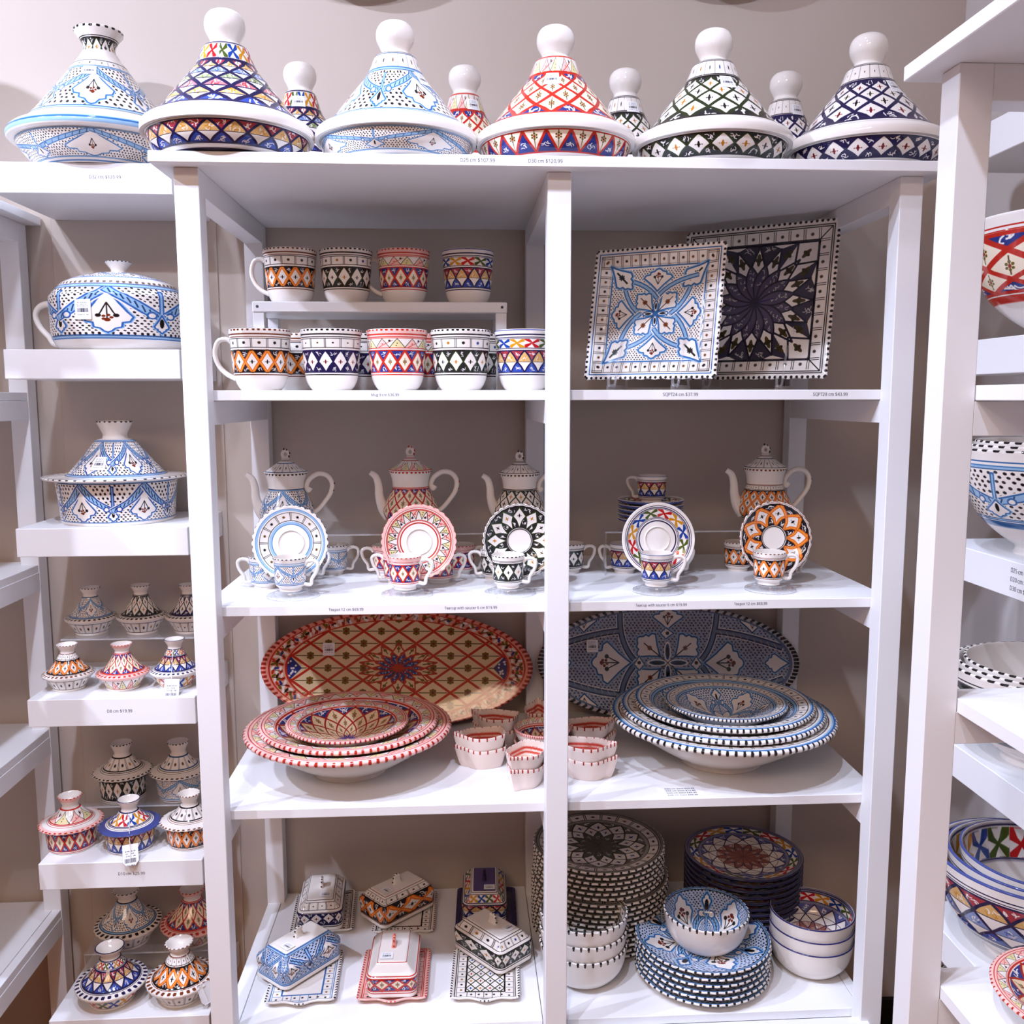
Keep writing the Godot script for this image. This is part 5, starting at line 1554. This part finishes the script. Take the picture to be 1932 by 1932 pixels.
func bottom_right() -> void:
	var n := 17
	for i in n:
		var big := i < 11
		make_plate("dinner_plate", "green", ordinal(i, n) + " plate in the tall black and white stack at the back left", "plate", V(.803 if not big else .806, S4 + i * .0120, -.370), .160 if big else .1535, i * .4, "black and white plates")
	n = 13
	var p: Node3D = null
	for i in n:
		var lab: String = ordinal(i, n) + " plate in the dark blue stack at the back right"
		if p == null: p = make_plate("dinner_plate", "multi", lab, "plate", V(1.143, S4, -.352), .1360, 0, "dark blue plates")
		else: copy(p, lab, V(1.143, S4 + i * .0137, -.352), i * .5)
	n = 6
	for i in n:
		make_plate("dinner_plate", "blue", ordinal(i, n) + " plate in the blue floral stack at the front", "plate", V(1.003 + .001 * sin(i * 2.0), S4 + i * .0137, -.182), .1445, .4 + i * .9, "blue floral plates")
	make_bowl("blue", "blue floral bowl resting on the stack of blue plates", V(1.006, S4 + .0763, -.168), .0905, .078, .5, "small bowls in the lower right bay")
	for i in 3:
		make_bowl("green", ordinal(i, 3) + " bowl in the black rimmed stack beside the centre post", V(.744, S4 + i * .0345, -.190), .0950, .082, i * .6, "small bowls in the lower right bay")
	for i in 3:
		make_bowl("multi", ordinal(i, 3) + " bowl in the purple rimmed stack at the right", V(1.247, S4 + i * .0290, -.190), .0900, .076, .3 + i * .8, "small bowls in the lower right bay")

func niche() -> void:
	# tureen and casserole
	var t := thing("tureen", "round blue floral tureen with handle and lid on the second left wall shelf", "tureen", V(-.247, NT[1], -.420), .15)
	var cv := Cv.new(512, 384, CREAM)
	rng.seed = 71
	arab(cv, 30, 96, 3, {"deep": Color(.20, .36, .66), "dot": .16})
	ticks(cv, 118, 124, 30, Color(.45, .38, .34), .3)
	arab(cv, 142, 328, 2, {"deep": Color(.17, .38, .66), "dot": .085})
	var m := glaze(cv.done(), 2.0)
	obj("body", lathe([V(0, .004, .99), V(.098, .004, .99), V(.102, 0, .985), V(.102, 0, .985), V(.112, 0, .98), V(.128, .010, .93), V(.136, .024, .87), V(.1385, .035, .835), V(.1410, .075, .62), V(.1415, .108, .48), V(.139, .116, .43), V(.128, .130, .36), V(.122, .134, .345), V(.112, .134, .34)], {"seg": 96}), m, t)
	var lid := obj("lid", lathe([V(.112, .134, .335), V(.121, .1345, .33), V(.119, .140, .31), V(.108, .147, .28), V(.104, .148, .265), V(.100, .151, .25), V(.075, .160, .16), V(.040, .168, .08), V(.018, .170, .03)], {"seg": 96}), m, t)
	obj("knob", lathe(flare(.0165, .027, .169, .193), {"sn": 14, "sa": .03, "y0": .188, "seg": 56}), vessel("mini", "green"), lid)
	for e in [0.0, PI]:
		var h := obj("handle", tube([V(.134, .092, 0), V(.152, .103, 0), V(.172, .096, 0), V(.180, .078, 0), V(.172, .054, 0), V(.155, .034, 0), V(.146, .020, 0), V(.132, .016, 0)], [.008, .0075, .0065, .006, .006, .006, .0065, .007], 10, 5, 1.3), M.cream, t)
		h.rotation.y = e - .15 + (.0 if e == 0.0 else .0)
	sticker(t, PI / 2 + .33, .1427, .060, .1430, .100, .034)
	t = thing("casserole", "blue floral casserole with wide ticked brim and flared knob on the third left wall shelf", "casserole", V(-.273, NT[2], -.420), .25)
	cv = Cv.new(512, 384, CREAM)
	rng.seed = 72
	arab(cv, 40, 168, 3, {"deep": Color(.12, .24, .52), "dot": .11})
	ticks(cv, 186, 208, 24, BLACK, .2)
	arab(cv, 240, 354, 3, {"deep": Color(.13, .27, .56), "dot": .11})
	m = glaze(cv.done(), 2.0)
	obj("base", lathe([V(0, .004, .99), V(.105, .004, .99), V(.108, 0, .985), V(.108, 0, .985), V(.116, 0, .98), V(.1185, .005, .95), V(.1195, .020, .86), V(.1225, .055, .72), V(.1260, .092, .62), V(.120, .093, .6)], {"seg": 96}), m, t)
	lid = obj("lid", lathe([V(.122, .0935, .59), V(.146, .0945, .58), V(.1515, .0975, .55), V(.1500, .1005, .52), V(.135, .1000, .48), V(.106, .1020, .455), V(.100, .106, .435), V(.080, .128, .31), V(.058, .156, .19), V(.042, .176, .10), V(.034, .180, .05), V(.028, .181, .03)], {"seg": 96, "sn": 40, "sa": .006, "r0": .140}), m, t)
	obj("flared_knob", lathe(flare(.028, .037, .180, .219), {"sn": 16, "sa": .03, "y0": .212, "seg": 64}), vessel("mini", "green"), lid)
	sticker(lid, PI / 2 + .35, .0905, .117, .0680, .144, .028)
	# tiny tagines
	riser("clear acrylic riser under three tiny tagines on the fourth left wall shelf", -.420, -.095, -.545, -.425, NT[3], 1.2040)
	make_mini("orange", "tiny orange diamond tagine, front left on the fourth left wall shelf", V(-.380, NT[3], -.362), .0540, .100, .2)
	make_mini("red", "tiny red and pink tagine, front middle on the fourth left wall shelf", V(-.262, NT[3], -.360), .0560, .100, .5)
	var q := make_mini("multi", "tiny navy tagine with a hanging price tag, front right on the fourth left wall shelf", V(-.148, NT[3], -.362), .0545, .108, .3)
	price_tag(q, V(-.008, .034, .058), V(-.004, .092, .022), -.30, .35)
	make_mini("blue", "tiny dark blue tagine at the left on the upper clear riser", V(-.372, 1.2042, -.482), .0570, .108, .4)
	make_mini("green", "tiny black lattice tagine in the middle on the upper clear riser", V(-.257, 1.2042, -.482), .0555, .112, .2)
	make_mini("navy", "tiny navy tagine at the right on the upper clear riser, beside the post", V(-.148, 1.2042, -.482), .0545, .112, .6)
	# little lidded pots
	riser("clear acrylic riser under two lidded pots on the fifth left wall shelf", -.420, -.095, -.545, -.428, NT[4], .8040)
	make_pot("red", "red diamond lidded pot, front left on the fifth left wall shelf", V(-.396, NT[4], -.366), .0675, .119, .3)
	q = make_pot("multi", "purple brimmed lidded pot with a price tag, front middle on the fifth left wall shelf", V(-.262, NT[4], -.352), .0660, .113, .2)
	price_tag(q, V(.008, .036, .066), V(.004, .088, .026), .15, .55)
	make_pot("orange", "orange diamond pot with white lid, front right on the fifth left wall shelf", V(-.133, NT[4], -.366), .0650, .117, .5)
	make_pot("green", "black lidded pot at the left on the clear riser of the fifth shelf", V(-.320, .8042, -.482), .0665, .134, .1)
	make_pot("blue", "blue lidded pot at the right on the clear riser of the fifth shelf", V(-.188, .8042, -.482), .0665, .134, .3)
	# small tagines at the bottom
	riser("clear acrylic riser under two small tagines on the lowest left wall shelf", -.410, -.095, -.535, -.420, NT[5], .4440)
	q = make_mini("multi", "small navy tagine with wide brim, front left on the lowest left wall shelf", V(-.322, NT[5], -.352), .0780, .129, .2)
	q = make_mini("orange", "small orange diamond tagine with a price tag, front right on the lowest left wall shelf", V(-.166, NT[5], -.352), .0760, .134, .4)
	price_tag(q, V(.040, .055, .060), V(.012, .112, .020), .5, .45, true)
	make_mini("blue", "small blue floral tagine at the left on the clear riser of the lowest shelf", V(-.322, .4442, -.470), .0765, .133, .5)
	make_mini("red", "small red lattice tagine at the right on the clear riser of the lowest shelf", V(-.168, .4442, -.470), .0755, .130, .3)

func right_side() -> void:
	make_big("red", "big white rimmed bowl with red lattice on the second right wall shelf", V(1.508, NT[1], .165), .168, .190, .3)
	for i in 3:
		make_big("blue", ["outer deep blue floral bowl on the third right wall shelf", "middle scalloped bowl nested in the deep blue floral bowl", "inner scalloped bowl nested in the deep blue floral bowl"][i], V(1.510, NT[2] + i * .0125, .165), .164 - i * .011, .182 - i * .006, 2.35, "nested deep blue bowls")
	for i in 3:
		make_big("green", ["outer green lattice bowl on the fourth right wall shelf", "middle bowl nested in the green lattice bowl", "inner bowl nested in the green lattice bowl"][i], V(1.510, NT[3] + i * .013, .165), .164 - i * .013, .168 - i * .008, .2, "nested green bowls")
	for i in 3:
		make_big("multi", ["outer purple rimmed bowl with navy scales on the fifth right wall shelf", "middle purple rimmed bowl in the nest", "inner purple rimmed bowl with pinwheel band inside, in the nest"][i], V(1.510 + i * .006, NT[4] + i * .016, .150 + i * .006), .162 - i * .013, .178 - i * .009, .4, "nested purple rimmed bowls")
	make_big("green", "black ticked bowl on the lowest right wall shelf", V(1.505, NT[5], .165), .160, .262, .4)
	make_nest("red", "red ticked wide bowl on a shelf of the right unit", V(1.262, S3, .640), .108, .040, .2, "")
	make_nest("blue", "black ticked wide bowl at the right edge, on the right unit", V(1.372, S2, .640), .112, .125, .4, "")
